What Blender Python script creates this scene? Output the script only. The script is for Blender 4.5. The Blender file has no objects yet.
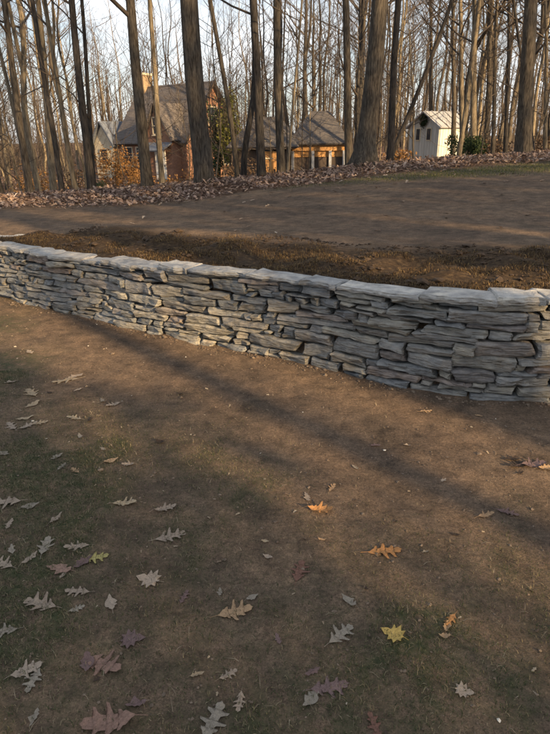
import bpy, math, random
import numpy as np
from mathutils import Vector, Matrix
R = math.radians
random.seed(7); rng = np.random.default_rng(7)
scene = bpy.context.scene
COL = scene.collection

# ------------------------------------------------------------------ camera
PITCH, ROLL, CAMH, FPX = R(22.0), R(1.0), 1.60, 565.0
cam_d = bpy.data.cameras.new('camera'); cam = bpy.data.objects.new('camera', cam_d)
COL.objects.link(cam); scene.camera = cam
cam_d.sensor_fit = 'VERTICAL'; cam_d.angle_y = 2*math.atan(367/FPX)
cam_d.clip_start = .05; cam_d.clip_end = 3000
cam.matrix_world = (Matrix.Translation((0, 0, CAMH)) @ Matrix.Rotation(R(90)-PITCH, 4, 'X') @ Matrix.Rotation(-ROLL, 4, 'Z'))
CAMR = np.array(cam.matrix_world.to_3x3())
# ------------------------------------------------------------------ sky, sun, exposure
SUN_EL = R(18.0); AZ = R(42.0)
TO_SUN = np.array([math.sin(AZ)*math.cos(SUN_EL), -math.cos(AZ)*math.cos(SUN_EL), math.sin(SUN_EL)])
world = bpy.data.worlds.new('World'); scene.world = world; world.use_nodes = True
wn = world.node_tree; wn.nodes.clear()
sky = wn.nodes.new('ShaderNodeTexSky'); sky.sky_type = 'NISHITA'; sky.sun_disc = False
sky.sun_elevation = SUN_EL; sky.sun_rotation = math.atan2(TO_SUN[0], TO_SUN[1])
sky.air_density = 1.0; sky.dust_density = 1.6; sky.ozone_density = 1.2
bg = wn.nodes.new('ShaderNodeBackground'); bg.inputs['Strength'].default_value = .05
wo = wn.nodes.new('ShaderNodeOutputWorld')
# thin high cloud over the whole sky
tc = wn.nodes.new('ShaderNodeTexCoord'); mp = wn.nodes.new('ShaderNodeMapping'); mp.inputs['Scale'].default_value = (1.6, 1.6, 4.0)
nz = wn.nodes.new('ShaderNodeTexNoise'); nz.inputs['Scale'].default_value = 2.3; nz.inputs['Detail'].default_value = 6
rp = wn.nodes.new('ShaderNodeValToRGB'); rp.color_ramp.elements[0].position = .38; rp.color_ramp.elements[1].position = .66
rp.color_ramp.elements[0].color = (.2,)*3+(1,); rp.color_ramp.elements[1].color = (.75,)*3+(1,)
mx = wn.nodes.new('ShaderNodeMix'); mx.data_type = 'RGBA'; mx.inputs['B'].default_value = (12, 12.1, 12.4, 1)
L = wn.links.new
L(tc.outputs['Generated'], mp.inputs['Vector']); L(mp.outputs['Vector'], nz.inputs['Vector']); L(nz.outputs['Fac'], rp.inputs['Fac'])
L(rp.outputs['Color'], mx.inputs['Factor']); L(sky.outputs['Color'], mx.inputs['A']); L(mx.outputs['Result'], bg.inputs['Color']); L(bg.outputs['Background'], wo.inputs['Surface'])
sun_d = bpy.data.lights.new('sun', 'SUN'); sun = bpy.data.objects.new('sun', sun_d); COL.objects.link(sun)
sun_d.energy = 5.0; sun_d.angle = R(.5); sun_d.color = (1, .69, .36)
sun.rotation_euler = Vector(TO_SUN).to_track_quat('Z', 'Y').to_euler()
vs = scene.view_settings; vs.view_transform = 'Standard'; vs.look = 'None'; vs.gamma = 1; vs.use_curve_mapping = False
vs.exposure = 1.43
scene.render.engine = 'CYCLES'; scene.cycles.use_denoising = True
scene.cycles.max_bounces = 5; scene.cycles.diffuse_bounces = 3

# ------------------------------------------------------------------ helpers
def ray(px, py):
    d = CAMR @ np.array([(px-275)/FPX, (367-py)/FPX, -1.0]); return d
def at_y(px, py, Y):
    d = ray(px, py); t = Y/d[1]; return np.array([d[0]*t, Y, CAMH+d[2]*t])
def at_z(px, py, z=0.0):
    d = ray(px, py); t = (z-CAMH)/d[2]; return np.array([d[0]*t, d[1]*t, z])
def px_of(P):
    q = CAMR.T @ (np.asarray(P, float)-np.array([0, 0, CAMH])); return 275+FPX*q[0]/-q[2], 367-FPX*q[1]/-q[2]
def smooth(e0, e1, x):
    t = np.clip((x-e0)/(e1-e0), 0, 1); return t*t*(3-2*t)
_perm = np.random.default_rng(3).random((256, 256))
def vnoise(x, y):
    x = np.asarray(x, float); y = np.asarray(y, float)
    xi = np.floor(x).astype(int); yi = np.floor(y).astype(int); fx = x-xi; fy = y-yi
    fx = fx*fx*(3-2*fx); fy = fy*fy*(3-2*fy); g = lambda a, b: _perm[a & 255, b & 255]
    return (g(xi, yi)*(1-fx)+g(xi+1, yi)*fx)*(1-fy)+(g(xi, yi+1)*(1-fx)+g(xi+1, yi+1)*fx)*fy-.5
def fbm(x, y, s, o=4, off=0.):
    v = 0; a = 1; f = 1/s
    for i in range(o):
        v = v+a*vnoise(x*f+off+i*17.3, y*f+off*1.7+i*9.1); a *= .5; f *= 2.03
    return v
def mesh_obj(name, V, F, mat, parent=None, smooth_=False, sharp=None):
    me = bpy.data.meshes.new(name)
    me.from_pydata([tuple(map(float, v)) for v in V] if not isinstance(V, np.ndarray) else V.tolist(), [], F if not isinstance(F, np.ndarray) else F.tolist())
    if mat: me.materials.append(mat)
    if smooth_: me.polygons.foreach_set('use_smooth', [True]*len(me.polygons))
    if sharp: me.set_sharp_from_angle(angle=R(sharp))
    me.update()
    o = bpy.data.objects.new(name, me); COL.objects.link(o)
    if parent: o.parent = parent
    return o
def empty(name, loc=(0, 0, 0), rz=0.):
    o = bpy.data.objects.new(name, None); COL.objects.link(o); o.location = tuple(map(float, loc)); o.rotation_euler = (0, 0, rz); return o
def tag(o, label=None, cat=None, group=None, kind=None):
    for k, v in (('label', label), ('category', cat), ('group', group), ('kind', kind)):
        if v: o[k] = v
    return o
class MB:
    def __init__(s): s.V = []; s.F = []
    def add(s, V, F):
        b = len(s.V); s.V += [tuple(v) for v in V]; s.F += [[i+b for i in f] for f in F]; return s
    def box(s, x0, x1, y0, y1, z0, z1):
        return s.add([(x0,y0,z0),(x1,y0,z0),(x1,y1,z0),(x0,y1,z0),(x0,y0,z1),(x1,y0,z1),(x1,y1,z1),(x0,y1,z1)],
                     [(0,3,2,1),(4,5,6,7),(0,1,5,4),(1,2,6,5),(2,3,7,6),(3,0,4,7)])
    def slab(s, quad, th):           # a sloped slab from a quad of points, thickness th along its normal
        q = [np.array(p, float) for p in quad]; n = np.cross(q[1]-q[0], q[2]-q[0]); n /= np.linalg.norm(n)
        k = len(q); V = q+[p-n*th for p in q]
        F = [tuple(range(k)), tuple(range(2*k-1, k-1, -1))]+[(i, i+k, (i+1) % k+k, (i+1) % k) for i in range(k)]
        return s.add(V, F)
    def build(s, name, mat, parent=None, **k): return mesh_obj(name, s.V, s.F, mat, parent, **k)
class TB:                             # tube collector (numpy)
    def __init__(s): s.V = []; s.F = []; s.n = 0
    def tube(s, P, r, k=5, cap=False, mod=None):
        P = np.asarray(P, float); r = np.asarray(r, float); n = len(P)
        T = np.gradient(P, axis=0); T /= np.linalg.norm(T, axis=1, keepdims=True)+1e-9
        ref = np.array([1., 0, 0]) if abs(T[0, 0]) < .8 else np.array([0, 1., 0])
        A = np.cross(T, ref); A /= np.linalg.norm(A, axis=1, keepdims=True)+1e-9; B = np.cross(T, A)
        th = np.arange(k)*2*math.pi/k
        rr = np.repeat(r[:, None], k, 1)
        if mod is not None: rr = rr*mod(th, n)
        V = P[:, None, :]+rr[:, :, None]*(np.cos(th)[None, :, None]*A[:, None, :]+np.sin(th)[None, :, None]*B[:, None, :])
        s.V.append(V.reshape(-1, 3))
        i = np.arange(n-1)[:, None]*k; j = np.arange(k)[None, :]; j2 = (j+1) % k
        s.F.append((np.stack([i+j, i+j2, i+k+j2, i+k+j], -1).reshape(-1, 4))+s.n); s.n += n*k
    def build(s, name, mat, parent=None, smooth_=True):
        return mesh_obj(name, np.concatenate(s.V), np.concatenate(s.F), mat, parent, smooth_)

# ------------------------------------------------------------------ materials
class NT:
    def __init__(s, name):
        s.m = bpy.data.materials.new(name); s.m.use_nodes = True; s.t = s.m.node_tree
        s.b = s.t.nodes['Principled BSDF']; s.b.inputs['Roughness'].default_value = .85; s.b.inputs['Specular IOR Level'].default_value = .3
    def n(s, typ, **kw):
        x = s.t.nodes.new(typ)
        for k, v in kw.items():
            if k in x.inputs: x.inputs[k].default_value = v
            else: setattr(x, k, v)
        return x
    def l(s, a, b): s.t.links.new(a, b)
    def coord(s, scale=(1, 1, 1), which='Object'):
        c = s.n('ShaderNodeTexCoord'); m = s.n('ShaderNodeMapping'); m.inputs['Scale'].default_value = scale; s.l(c.outputs[which], m.inputs['Vector']); return m.outputs['Vector']
    def noise(s, vec, scale, detail=5, rough=.55):
        x = s.n('ShaderNodeTexNoise'); x.inputs['Scale'].default_value = scale; x.inputs['Detail'].default_value = detail; x.inputs['Roughness'].default_value = rough
        s.l(vec, x.inputs['Vector']); return x.outputs['Fac']
    def ramp(s, fac, stops):
        x = s.n('ShaderNodeValToRGB'); e = x.color_ramp.elements
        while len(e) < len(stops): e.new(.5)
        for el, (p, c) in zip(e, stops): el.position = p; el.color = tuple(c)+(1,) if len(c) == 3 else c
        s.l(fac, x.inputs['Fac']); return x.outputs['Color']
    def mix(s, f, a, b, mode='MIX'):
        x = s.n('ShaderNodeMix'); x.data_type = 'RGBA'; x.blend_type = mode
        for v, k in ((f, 'Factor'), (a, 'A'), (b, 'B')):
            if hasattr(v, 'links') or isinstance(v, bpy.types.NodeSocket): s.l(v, x.inputs[k])
            else: x.inputs[k].default_value = v if k == 'Factor' else tuple(v)+(1,)
        return x.outputs['Result']
    def bump(s, h, strength=.5, dist=.01, prev=None):
        x = s.n('ShaderNodeBump'); x.inputs['Strength'].default_value = strength; x.inputs['Distance'].default_value = dist; s.l(h, x.inputs['Height'])
        if prev: s.l(prev, x.inputs['Normal'])
        s.l(x.outputs['Normal'], s.b.inputs['Normal']); return x.outputs['Normal']
    def base(s, c):
        if isinstance(c, bpy.types.NodeSocket): s.l(c, s.b.inputs['Base Color'])
        else: s.b.inputs['Base Color'].default_value = tuple(c)+(1,)
    def rand(s): return s.n('ShaderNodeObjectInfo').outputs['Random']
    def attr(s, name, out='Fac'): x = s.n('ShaderNodeAttribute'); x.attribute_name = name; return x.outputs[out]

def plain(name, col, var=.25, scale=6, rough=.8, bump=.15):
    t = NT(name); v = t.coord(); f = t.noise(v, scale, 6)
    t.base(t.ramp(f, [(.3, [c*(1-var) for c in col]), (.7, [min(1, c*(1+var)) for c in col])])); t.b.inputs['Roughness'].default_value = rough
    if bump: t.bump(f, bump, .01)
    return t.m
def mat_ground():
    t = NT('soil'); v = t.coord()
    zone = t.n('ShaderNodeAttribute'); zone.attribute_name = 'zone'
    sp = t.n('ShaderNodeSeparateColor'); t.l(zone.outputs['Color'], sp.inputs['Color'])
    n1 = t.noise(v, .9, 8, .6); n2 = t.noise(v, 9, 8, .65); n3 = t.noise(v, 60, 6, .75); n4 = t.noise(v, 190, 4, .75)
    dirt = t.ramp(n1, [(.3, (.088, .066, .052)), (.5, (.115, .085, .064)), (.72, (.145, .107, .078))])
    dirt = t.mix(.8, dirt, t.ramp(n2, [(.30, (.24, .25, .26)), (.5, (.50, .50, .49)), (.70, (.74, .72, .68))]), 'OVERLAY')
    dirt = t.mix(.7, dirt, t.ramp(t.noise(v, 2.6, 6, .65), [(.32, (.28, .30, .31)), (.5, (.5, .5, .5)), (.68, (.70, .67, .62))]), 'OVERLAY')
    dirt = t.mix(.75, dirt, t.ramp(n3, [(.32, (.22, .22, .22)), (.5, (.5, .49, .48)), (.68, (.80, .78, .74))]), 'OVERLAY')
    dirt = t.mix(.7, dirt, t.ramp(n4, [(.34, (.22, .22, .22)), (.5, (.5, .5, .5)), (.66, (.80, .78, .76))]), 'OVERLAY')
    # footprint-like scuffs and pale dust
    sc = t.ramp(t.noise(t.coord((1, 2.2, 1)), 4.2, 4, .6), [(.56, (0, 0, 0)), (.72, (1, 1, 1))])
    dirt = t.mix(t.mix(1, sc, (.16, .16, .16), 'MULTIPLY'), dirt, (.24, .185, .135))
    moss = t.ramp(t.noise(v, 38, 6, .7), [(.3, (.028, .036, .020)), (.55, (.062, .068, .036)), (.75, (.11, .10, .058))])
    mf = t.n('ShaderNodeMath', operation='MULTIPLY'); t.l(sp.outputs['Red'], mf.inputs[0])
    t.l(t.ramp(t.noise(v, 13, 7, .7), [(.36, (0, 0, 0)), (.62, (1, 1, 1))]), mf.inputs[1])
    c = t.mix(mf.outputs['Value'], dirt, moss)
    bed = t.ramp(t.noise(v, 22, 7, .7), [(.32, (.018, .013, .010)), (.52, (.050, .034, .021)), (.74, (.12, .082, .045))])
    c = t.mix(sp.outputs['Blue'], c, bed)
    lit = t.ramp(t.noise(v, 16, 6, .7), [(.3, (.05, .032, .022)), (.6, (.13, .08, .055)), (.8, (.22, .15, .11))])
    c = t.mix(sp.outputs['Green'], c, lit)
    t.base(c); t.b.inputs['Roughness'].default_value = .95; t.b.inputs['Specular IOR Level'].default_value = .12
    h = t.mix(.5, n2, n3); h = t.mix(.25, h, n4); t.bump(h, .75, .022); return t.m
def mat_stone(cap=False):
    t = NT('cap_stone' if cap else 'ledge_stone'); r = t.rand(); v0 = t.coord()
    off = t.n('ShaderNodeVectorMath', operation='ADD'); t.l(v0, off.inputs[0])
    cx = t.n('ShaderNodeCombineXYZ'); m = t.n('ShaderNodeMath', operation='MULTIPLY'); m.inputs[1].default_value = 57; t.l(r, m.inputs[0])
    for k in 'XYZ': t.l(m.outputs['Value'], cx.inputs[k])
    t.l(cx.outputs['Vector'], off.inputs[1]); v = off.outputs['Vector']
    st = t.n('ShaderNodeMapping'); st.inputs['Scale'].default_value = (1, 1, 5); t.l(v, st.inputs['Vector']); vs_ = st.outputs['Vector']
    base = t.ramp(r, [(0, (.16, .175, .19)), (.16, (.26, .265, .265)), (.32, (.30, .285, .25)), (.46, (.20, .215, .23)), (.6, (.36, .345, .305)), (.74, (.235, .225, .21)), (.86, (.29, .295, .295)), (.95, (.25, .21, .19)), (1, (.17, .185, .20))])
    if cap: base = t.ramp(r, [(0, (.30, .31, .32)), (.4, (.42, .415, .40)), (.7, (.35, .345, .335)), (1, (.46, .455, .44))])  # paler ramp: sky reflection on the cap tops put into the colour
    n1 = t.noise(v, 9, 7, .62); n2 = t.noise(vs_, 13, 8, .62); n3 = t.noise(v, 95, 4, .7)
    c = t.mix(.75, base, t.ramp(n1, [(.3, (.27, .28, .30)), (.52, (.5, .5, .5)), (.72, (.70, .67, .60))]), 'OVERLAY')
    c = t.mix(.42, c, t.ramp(n2, [(.32, (.25, .26, .27)), (.5, (.5, .5, .5)), (.7, (.72, .7, .66))]), 'OVERLAY')
    rust = t.ramp(t.noise(v, 6, 5), [(.6, (0, 0, 0)), (.75, (.5, .5, .5))]); c = t.mix(rust, c, (.22, .155, .09))
    dk = t.ramp(t.noise(vs_, 5, 6, .7), [(.5, (0, 0, 0)), (.72, (.7, .7, .7))]); c = t.mix(dk, c, (.075, .08, .085))
    t.base(c); t.b.inputs['Roughness'].default_value = .82; t.b.inputs['Specular IOR Level'].default_value = .3
    vo = t.n('ShaderNodeTexVoronoi', feature='F1'); vo.inputs['Scale'].default_value = 14; t.l(vs_, vo.inputs['Vector']); h = t.mix(.5, n2, n1); h = t.mix(.35, h, vo.outputs['Distance']); b = t.bump(h, 1.0, .05); t.bump(n3, .8, .008, b); return t.m
def mat_bark(name, a, b, sc=1.0):
    t = NT(name); r = t.rand(); v = t.coord((1, 1, .16)); n1 = t.noise(v, 36*sc, 8, .66); n2 = t.noise(t.coord((1, 1, .5)), 2.2, 4)
    c = t.ramp(n1, [(.34, [x*.35 for x in a]), (.48, a), (.66, b)])
    c = t.mix(.55, c, t.ramp(n2, [(.3, (.30, .32, .33)), (.5, (.5, .5, .5)), (.7, (.66, .64, .58))]), 'OVERLAY')
    c = t.mix(.6, c, t.ramp(r, [(0, (.36, .36, .38)), (.5, (.5, .5, .5)), (1, (.64, .61, .56))]), 'OVERLAY')
    t.base(c); t.b.inputs['Roughness'].default_value = .9; t.b.inputs['Specular IOR Level'].default_value = .15; t.bump(n1, .8, .03); return t.m
def mat_leaf(name, col, attr=False, stops=None):
    t = NT(name); v = t.coord()
    if attr: c = t.ramp(t.attr('tint'), stops)
    else:
        c = t.ramp(t.noise(v, 30, 5, .6), [(.3, [x*.72 for x in col]), (.7, [min(1, x*1.2) for x in col])])
        c = t.mix(.6, c, t.ramp(t.noise(v, 7, 6, .7), [(.35, (.3, .28, .26)), (.5, (.5, .5, .5)), (.7, (.66, .64, .6))]), 'OVERLAY'); c = t.mix(.5, c, t.ramp(t.rand(), [(0, (.4, .38, .36)), (1, (.6, .6, .58))]), 'OVERLAY')
        ve = t.n('ShaderNodeTexWave', wave_type='BANDS', bands_direction='DIAGONAL'); ve.inputs['Scale'].default_value = 26; ve.inputs['Distortion'].default_value = 2; t.l(v, ve.inputs['Vector']); t.bump(ve.outputs['Fac'], .25, .003)
    t.base(c); t.b.inputs['Roughness'].default_value = .8; t.b.inputs['Specular IOR Level'].default_value = .2
    tr = t.n('ShaderNodeBsdfTranslucent'); ms = t.n('ShaderNodeMixShader'); ms.inputs[0].default_value = .15
    t.l(c, tr.inputs['Color']); t.l(t.b.outputs[0], ms.inputs[1]); t.l(tr.outputs[0], ms.inputs[2]); t.l(ms.outputs[0], t.t.nodes['Material Output'].inputs['Surface'])
    return t.m
def mat_brick():
    t = NT('red_brick'); v = t.coord(); sx = t.n('ShaderNodeSeparateXYZ'); t.l(v, sx.inputs[0]); ad = t.n('ShaderNodeMath', operation='ADD'); t.l(sx.outputs['X'], ad.inputs[0]); t.l(sx.outputs['Y'], ad.inputs[1])
    cb = t.n('ShaderNodeCombineXYZ'); t.l(ad.outputs[0], cb.inputs['X']); t.l(sx.outputs['Z'], cb.inputs['Y'])
    b = t.n('ShaderNodeTexBrick'); b.inputs['Scale'].default_value = 4.2; b.inputs['Color1'].default_value = (.20, .088, .055, 1); b.inputs['Color2'].default_value = (.28, .135, .08, 1); b.inputs['Mortar'].default_value = (.27, .23, .19, 1); b.inputs['Mortar Size'].default_value = .018
    t.l(cb.outputs[0], b.inputs['Vector']); t.base(t.mix(.5, b.outputs['Color'], t.ramp(t.noise(v, 1.2, 5), [(.3, (.35, .35, .35)), (.7, (.65, .65, .65))]), 'OVERLAY')); return t.m
def mat_shingle(name, a, b):
    t = NT(name); v = t.coord(); n = t.noise(t.coord((1, 1, 3)), 5, 6, .65)
    w = t.n('ShaderNodeTexWave', wave_type='BANDS', bands_direction='Z'); w.inputs['Scale'].default_value = 4.5; w.inputs['Distortion'].default_value = .6; t.l(v, w.inputs['Vector'])
    c = t.mix(.2, t.ramp(n, [(.3, a), (.7, b)]), w.outputs['Color'], 'OVERLAY'); t.base(c); t.bump(w.outputs['Fac'], .5, .03); return t.m
def mat_plank(name, a, b):
    t = NT(name); v = t.coord((1, 1, .1)); n = t.noise(v, 9, 6, .6); t.base(t.ramp(n, [(.3, a), (.7, b)])); t.bump(n, .3, .01); return t.m
M = dict(
    ground=mat_ground(), stone=mat_stone(), cap=mat_stone(True),
    bark=mat_bark('grey_brown_bark', (.066, .057, .048), (.128, .112, .092)), bark_dark=mat_bark('dark_bark', (.042, .038, .036), (.082, .074, .067)),
    bark_pale_sunlit=mat_bark('pale_sunlit_bark', (.15, .125, .093), (.25, .215, .16), .7), twig=plain('twig_bark', (.070, .056, .046), .3, 3, .9, 0),  # the pale bark has sunlight on the trunks mixed into its colour
    brick=mat_brick(), roof=mat_shingle('weathered_shingle', (.075, .068, .068), (.145, .13, .125)), roof_blue=mat_shingle('slate_blue_shingle', (.09, .11, .15), (.16, .18, .22)),
    roof_dark=mat_shingle('dark_shingle', (.05, .048, .052), (.115, .105, .10)), roof_metal=plain('pale_metal_roof', (.30, .31, .33), .15, 4, .5),
    wood=mat_plank('orange_cedar', (.36, .19, .075), (.52, .30, .13)), wood_dark=mat_plank('dark_stained_wood', (.035, .027, .024), (.075, .058, .05)), wood_white=mat_plank('white_painted_board', (.36, .365, .35), (.52, .51, .47)),
    white=plain('white_paint', (.72, .71, .68), .08, 3, .6), trim=plain('cream_trim', (.55, .48, .36), .15, 3, .7), glass=plain('dark_window_glass', (.03, .035, .045), .2, 2, .15, 0),
    post=plain('grey_post_paint', (.30, .32, .36), .15, 4, .7), yellowbrick=plain('buff_chimney_brick', (.27, .20, .13), .2, 9, .9),
    clod=plain('soil_clod', (.055, .038, .026), .4, 20, .95), soil_dark=plain('dark_soil', (.03, .023, .018), .4, 20, .95),
    pebble=plain('pebble_grit', (.14, .108, .082), .5, 12, .9), quartz=plain('white_quartz', (.62, .58, .50), .2, 20, .7),
)

# ------------------------------------------------------------------ the wall's line on the ground, and the terrain
base_px = [(550,401),(475,398.5),(425,390),(375,380),(330,369),(305,363),(275,357),(235,349),(200,343),(170,337),(130,329),(100,320),(50,310),(0,297)]
front = [at_z(*p)[:2] for p in base_px]
front = [np.array([2.9, front[0][1]+.03]), np.array([2.35, front[0][1]])]+front
e = front[-1]
front += [e+np.array([-.36, .20]), e+np.array([-.58, .46]), e+np.array([-.56, .78]), e+np.array([-.30, .98]), e+np.array([.12, 1.0])]
def catmull(P, m=10):
    P = [2*P[0]-P[1]]+list(P)+[2*P[-1]-P[-2]]; out = []
    for i in range(1, len(P)-2):
        p0, p1, p2, p3 = P[i-1:i+3]
        for k in range(m):
            t = k/m; out.append(.5*((2*p1)+(-p0+p2)*t+(2*p0-5*p1+4*p2-p3)*t*t+(-p0+3*p1-3*p2+p3)*t**3))
    out.append(P[-2]); return np.array(out)
raw = catmull(front)
for _ in range(12): raw[1:-1] = .25*raw[:-2]+.5*raw[1:-1]+.25*raw[2:]
seg = np.linalg.norm(np.diff(raw, axis=0), axis=1); S = np.concatenate([[0], np.cumsum(seg)]); WALL_LEN = S[-1]
def wall_at(u):
    p = np.array([np.interp(u, S, raw[:, 0]), np.interp(u, S, raw[:, 1])])
    a = np.array([np.interp(u-.06, S, raw[:, 0]), np.interp(u-.06, S, raw[:, 1])]); b = np.array([np.interp(u+.06, S, raw[:, 0]), np.interp(u+.06, S, raw[:, 1])])
    t = b-a; t /= np.linalg.norm(t)+1e-9; return p, t, np.array([-t[1], t[0]])   # the wall runs right to left; outward normal (towards the viewer)
U_FACE_END = S[np.argmin(np.linalg.norm(raw-e, axis=1))]
def wall_top(u): return .665-.10*smooth(1.0, U_FACE_END, u)+.012*math.sin(u*2.1)
poly = np.concatenate([raw, [[raw[-1, 0]-.1, raw[-1, 1]+2.6], [-300, raw[-1, 1]+3.2], [-300, 900], [300, 900], [300, raw[0, 1]], [raw[0, 0], raw[0, 1]]]])
SEGA = poly[:-1]; SEGB = poly[1:]
def signed_inside(x, y):
    x = np.asarray(x, float).ravel(); y = np.asarray(y, float).ravel(); d2 = np.full(x.shape, 1e18); ins = np.zeros(x.shape, bool)
    for a, b in zip(SEGA, SEGB):
        ab = b-a; t = np.clip(((x-a[0])*ab[0]+(y-a[1])*ab[1])/(ab@ab+1e-12), 0, 1)
        d2 = np.minimum(d2, (x-a[0]-t*ab[0])**2+(y-a[1]-t*ab[1])**2)
        if a[1] != b[1]:
            c = ((a[1] > y) != (b[1] > y)) & (x < (b[0]-a[0])*(y-a[1])/(b[1]-a[1])+a[0]); ins ^= c
    return np.where(ins, 1, -1)*np.sqrt(d2)
def wall_y(x): 
    o = np.argsort(raw[:len(raw)-45, 0]); return np.interp(x, raw[:len(raw)-45, 0][o], raw[:len(raw)-45, 1][o])
def crest_y(x): return 13.0+.06*x+.5*np.sin(x*.5)
def terrain(x, y, sd=None):
    x = np.asarray(x, float); y = np.asarray(y, float); sh = x.shape
    if sd is None: sd = signed_inside(x, y).reshape(sh)
    low = .018*fbm(x, y, 1.4, 4, 3.)+.014*fbm(x, y, .28, 4, 8.)+.05*fbm(x, y, 5, 2, 1.)*smooth(2.5, 6, np.abs(x)+np.abs(np.minimum(y, 0)))
    low = low+.53*smooth(6.3, 7.7, y)*smooth(1.5, 0, x)
    v = y-wall_y(x)
    cz = .74+.050*np.clip(x, -7, 9)                                      # crest height, rising to the right
    top = .585+.02*np.clip(x, -2, 3)+(cz-.60)*smooth(2.5, 9.0, v)
    top = top+np.exp(-((v-1.1)/.7)**2)*(.025+.11*fbm(x, y, .4, 4, 4.))+.02*fbm(x, y, .6, 3, 5.)+.008*fbm(x, y, .12, 2, 6.)
    top = top+.10*np.exp(-((y-crest_y(x))/1.1)**2)*(.8+1.6*fbm(x, y, 1.1, 3, 7.))
    far = np.interp(x, [-60, -14, 0, 4, 9, 60], [-1.4, -1.1, -.85, .1, .45, .6])+.3*fbm(x, y, 9, 3, 2.)
    top = top+(far-top)*smooth(14.5, 27, y)
    return low+(top-low)*smooth(.08, .20+2.2*smooth(6.9, 7.8, y)*smooth(-1.8, -2.6, x), sd)
def hz(x, y): return float(terrain(np.array([x]), np.array([y]))[0])
def on_ground(px, py):
    d = ray(px, py); t = 1.2; 
    prev = t
    ts = np.concatenate([np.arange(1.0, 9, .03), np.arange(9, 40, .1)]); X = d[0]*ts; Y = d[1]*ts; Z = CAMH+d[2]*ts; H = terrain(X, Y)
    k = np.argmax(Z < H); return np.array([X[k], Y[k], H[k]])
def axis(parts):
    out = []
    for a, b, s in parts: out += list(np.arange(a, b, s))
    return np.array(out)
gx = np.concatenate([-np.geomspace(900, 9, 26), axis([(-8.5, -4, .12), (-4, 3.2, .045), (3.2, 9, .15)]), np.geomspace(9.2, 900, 26)])
gy = np.concatenate([-np.geomspace(900, 2.2, 22), axis([(-2, .3, .1), (.3, 7.2, .045), (7.2, 16, .11), (16, 46, .8)]), np.geomspace(47, 1500, 18)])
GX, GY = np.meshgrid(gx, gy); SD = signed_inside(GX, GY).reshape(GX.shape); GZ = terrain(GX, GY, SD)
nx, ny = len(gx), len(gy)
i = (np.arange(ny-1)[:, None]*nx+np.arange(nx-1)[None, :]).ravel()
ground = mesh_obj('ground', np.stack([GX, GY, GZ], -1).reshape(-1, 3), np.stack([i, i+1, i+nx+1, i+nx], -1), M['ground'], smooth_=True)
tag(ground, 'trodden brown dirt with thin moss and grass patches around the stone wall', 'ground', kind='structure')
VW = GY-wall_y(GX)
def moss_mask(x, y):                         # thin grass in front of the camera, fading towards the bare soil by the wall
    s_ = .743*x+.669*y
    return np.clip(smooth(2.1, .7, s_+.9*fbm(x, y, .9, 4, 11.))*(.38+1.5*smooth(-.15, .3, fbm(x, y, .55, 4, 12.))), 0, 1)
zone = np.zeros((ny, nx, 4)); zone[..., 3] = 1
inside = smooth(.08, .20+2.2*smooth(6.9, 7.8, GY)*smooth(-1.8, -2.6, GX), SD)
zone[..., 0] = moss_mask(GX, GY)*(1-inside)
gstrip = smooth(.9, .2, np.abs(GY-11.3)/(.5+.16*np.clip(GX, 0, 9)))*smooth(-1, 4, GX)
zone[..., 0] = np.maximum(zone[..., 0], inside*gstrip*.9)
zone[..., 2] = inside*smooth(2.3, 1.6, VW+.7*fbm(GX, GY, .8, 3, 15.))
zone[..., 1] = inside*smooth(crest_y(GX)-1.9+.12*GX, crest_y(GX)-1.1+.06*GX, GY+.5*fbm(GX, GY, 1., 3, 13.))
ca = ground.data.color_attributes.new('zone', 'FLOAT_COLOR', 'POINT'); ca.data.foreach_set('color', zone.ravel())

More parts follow.
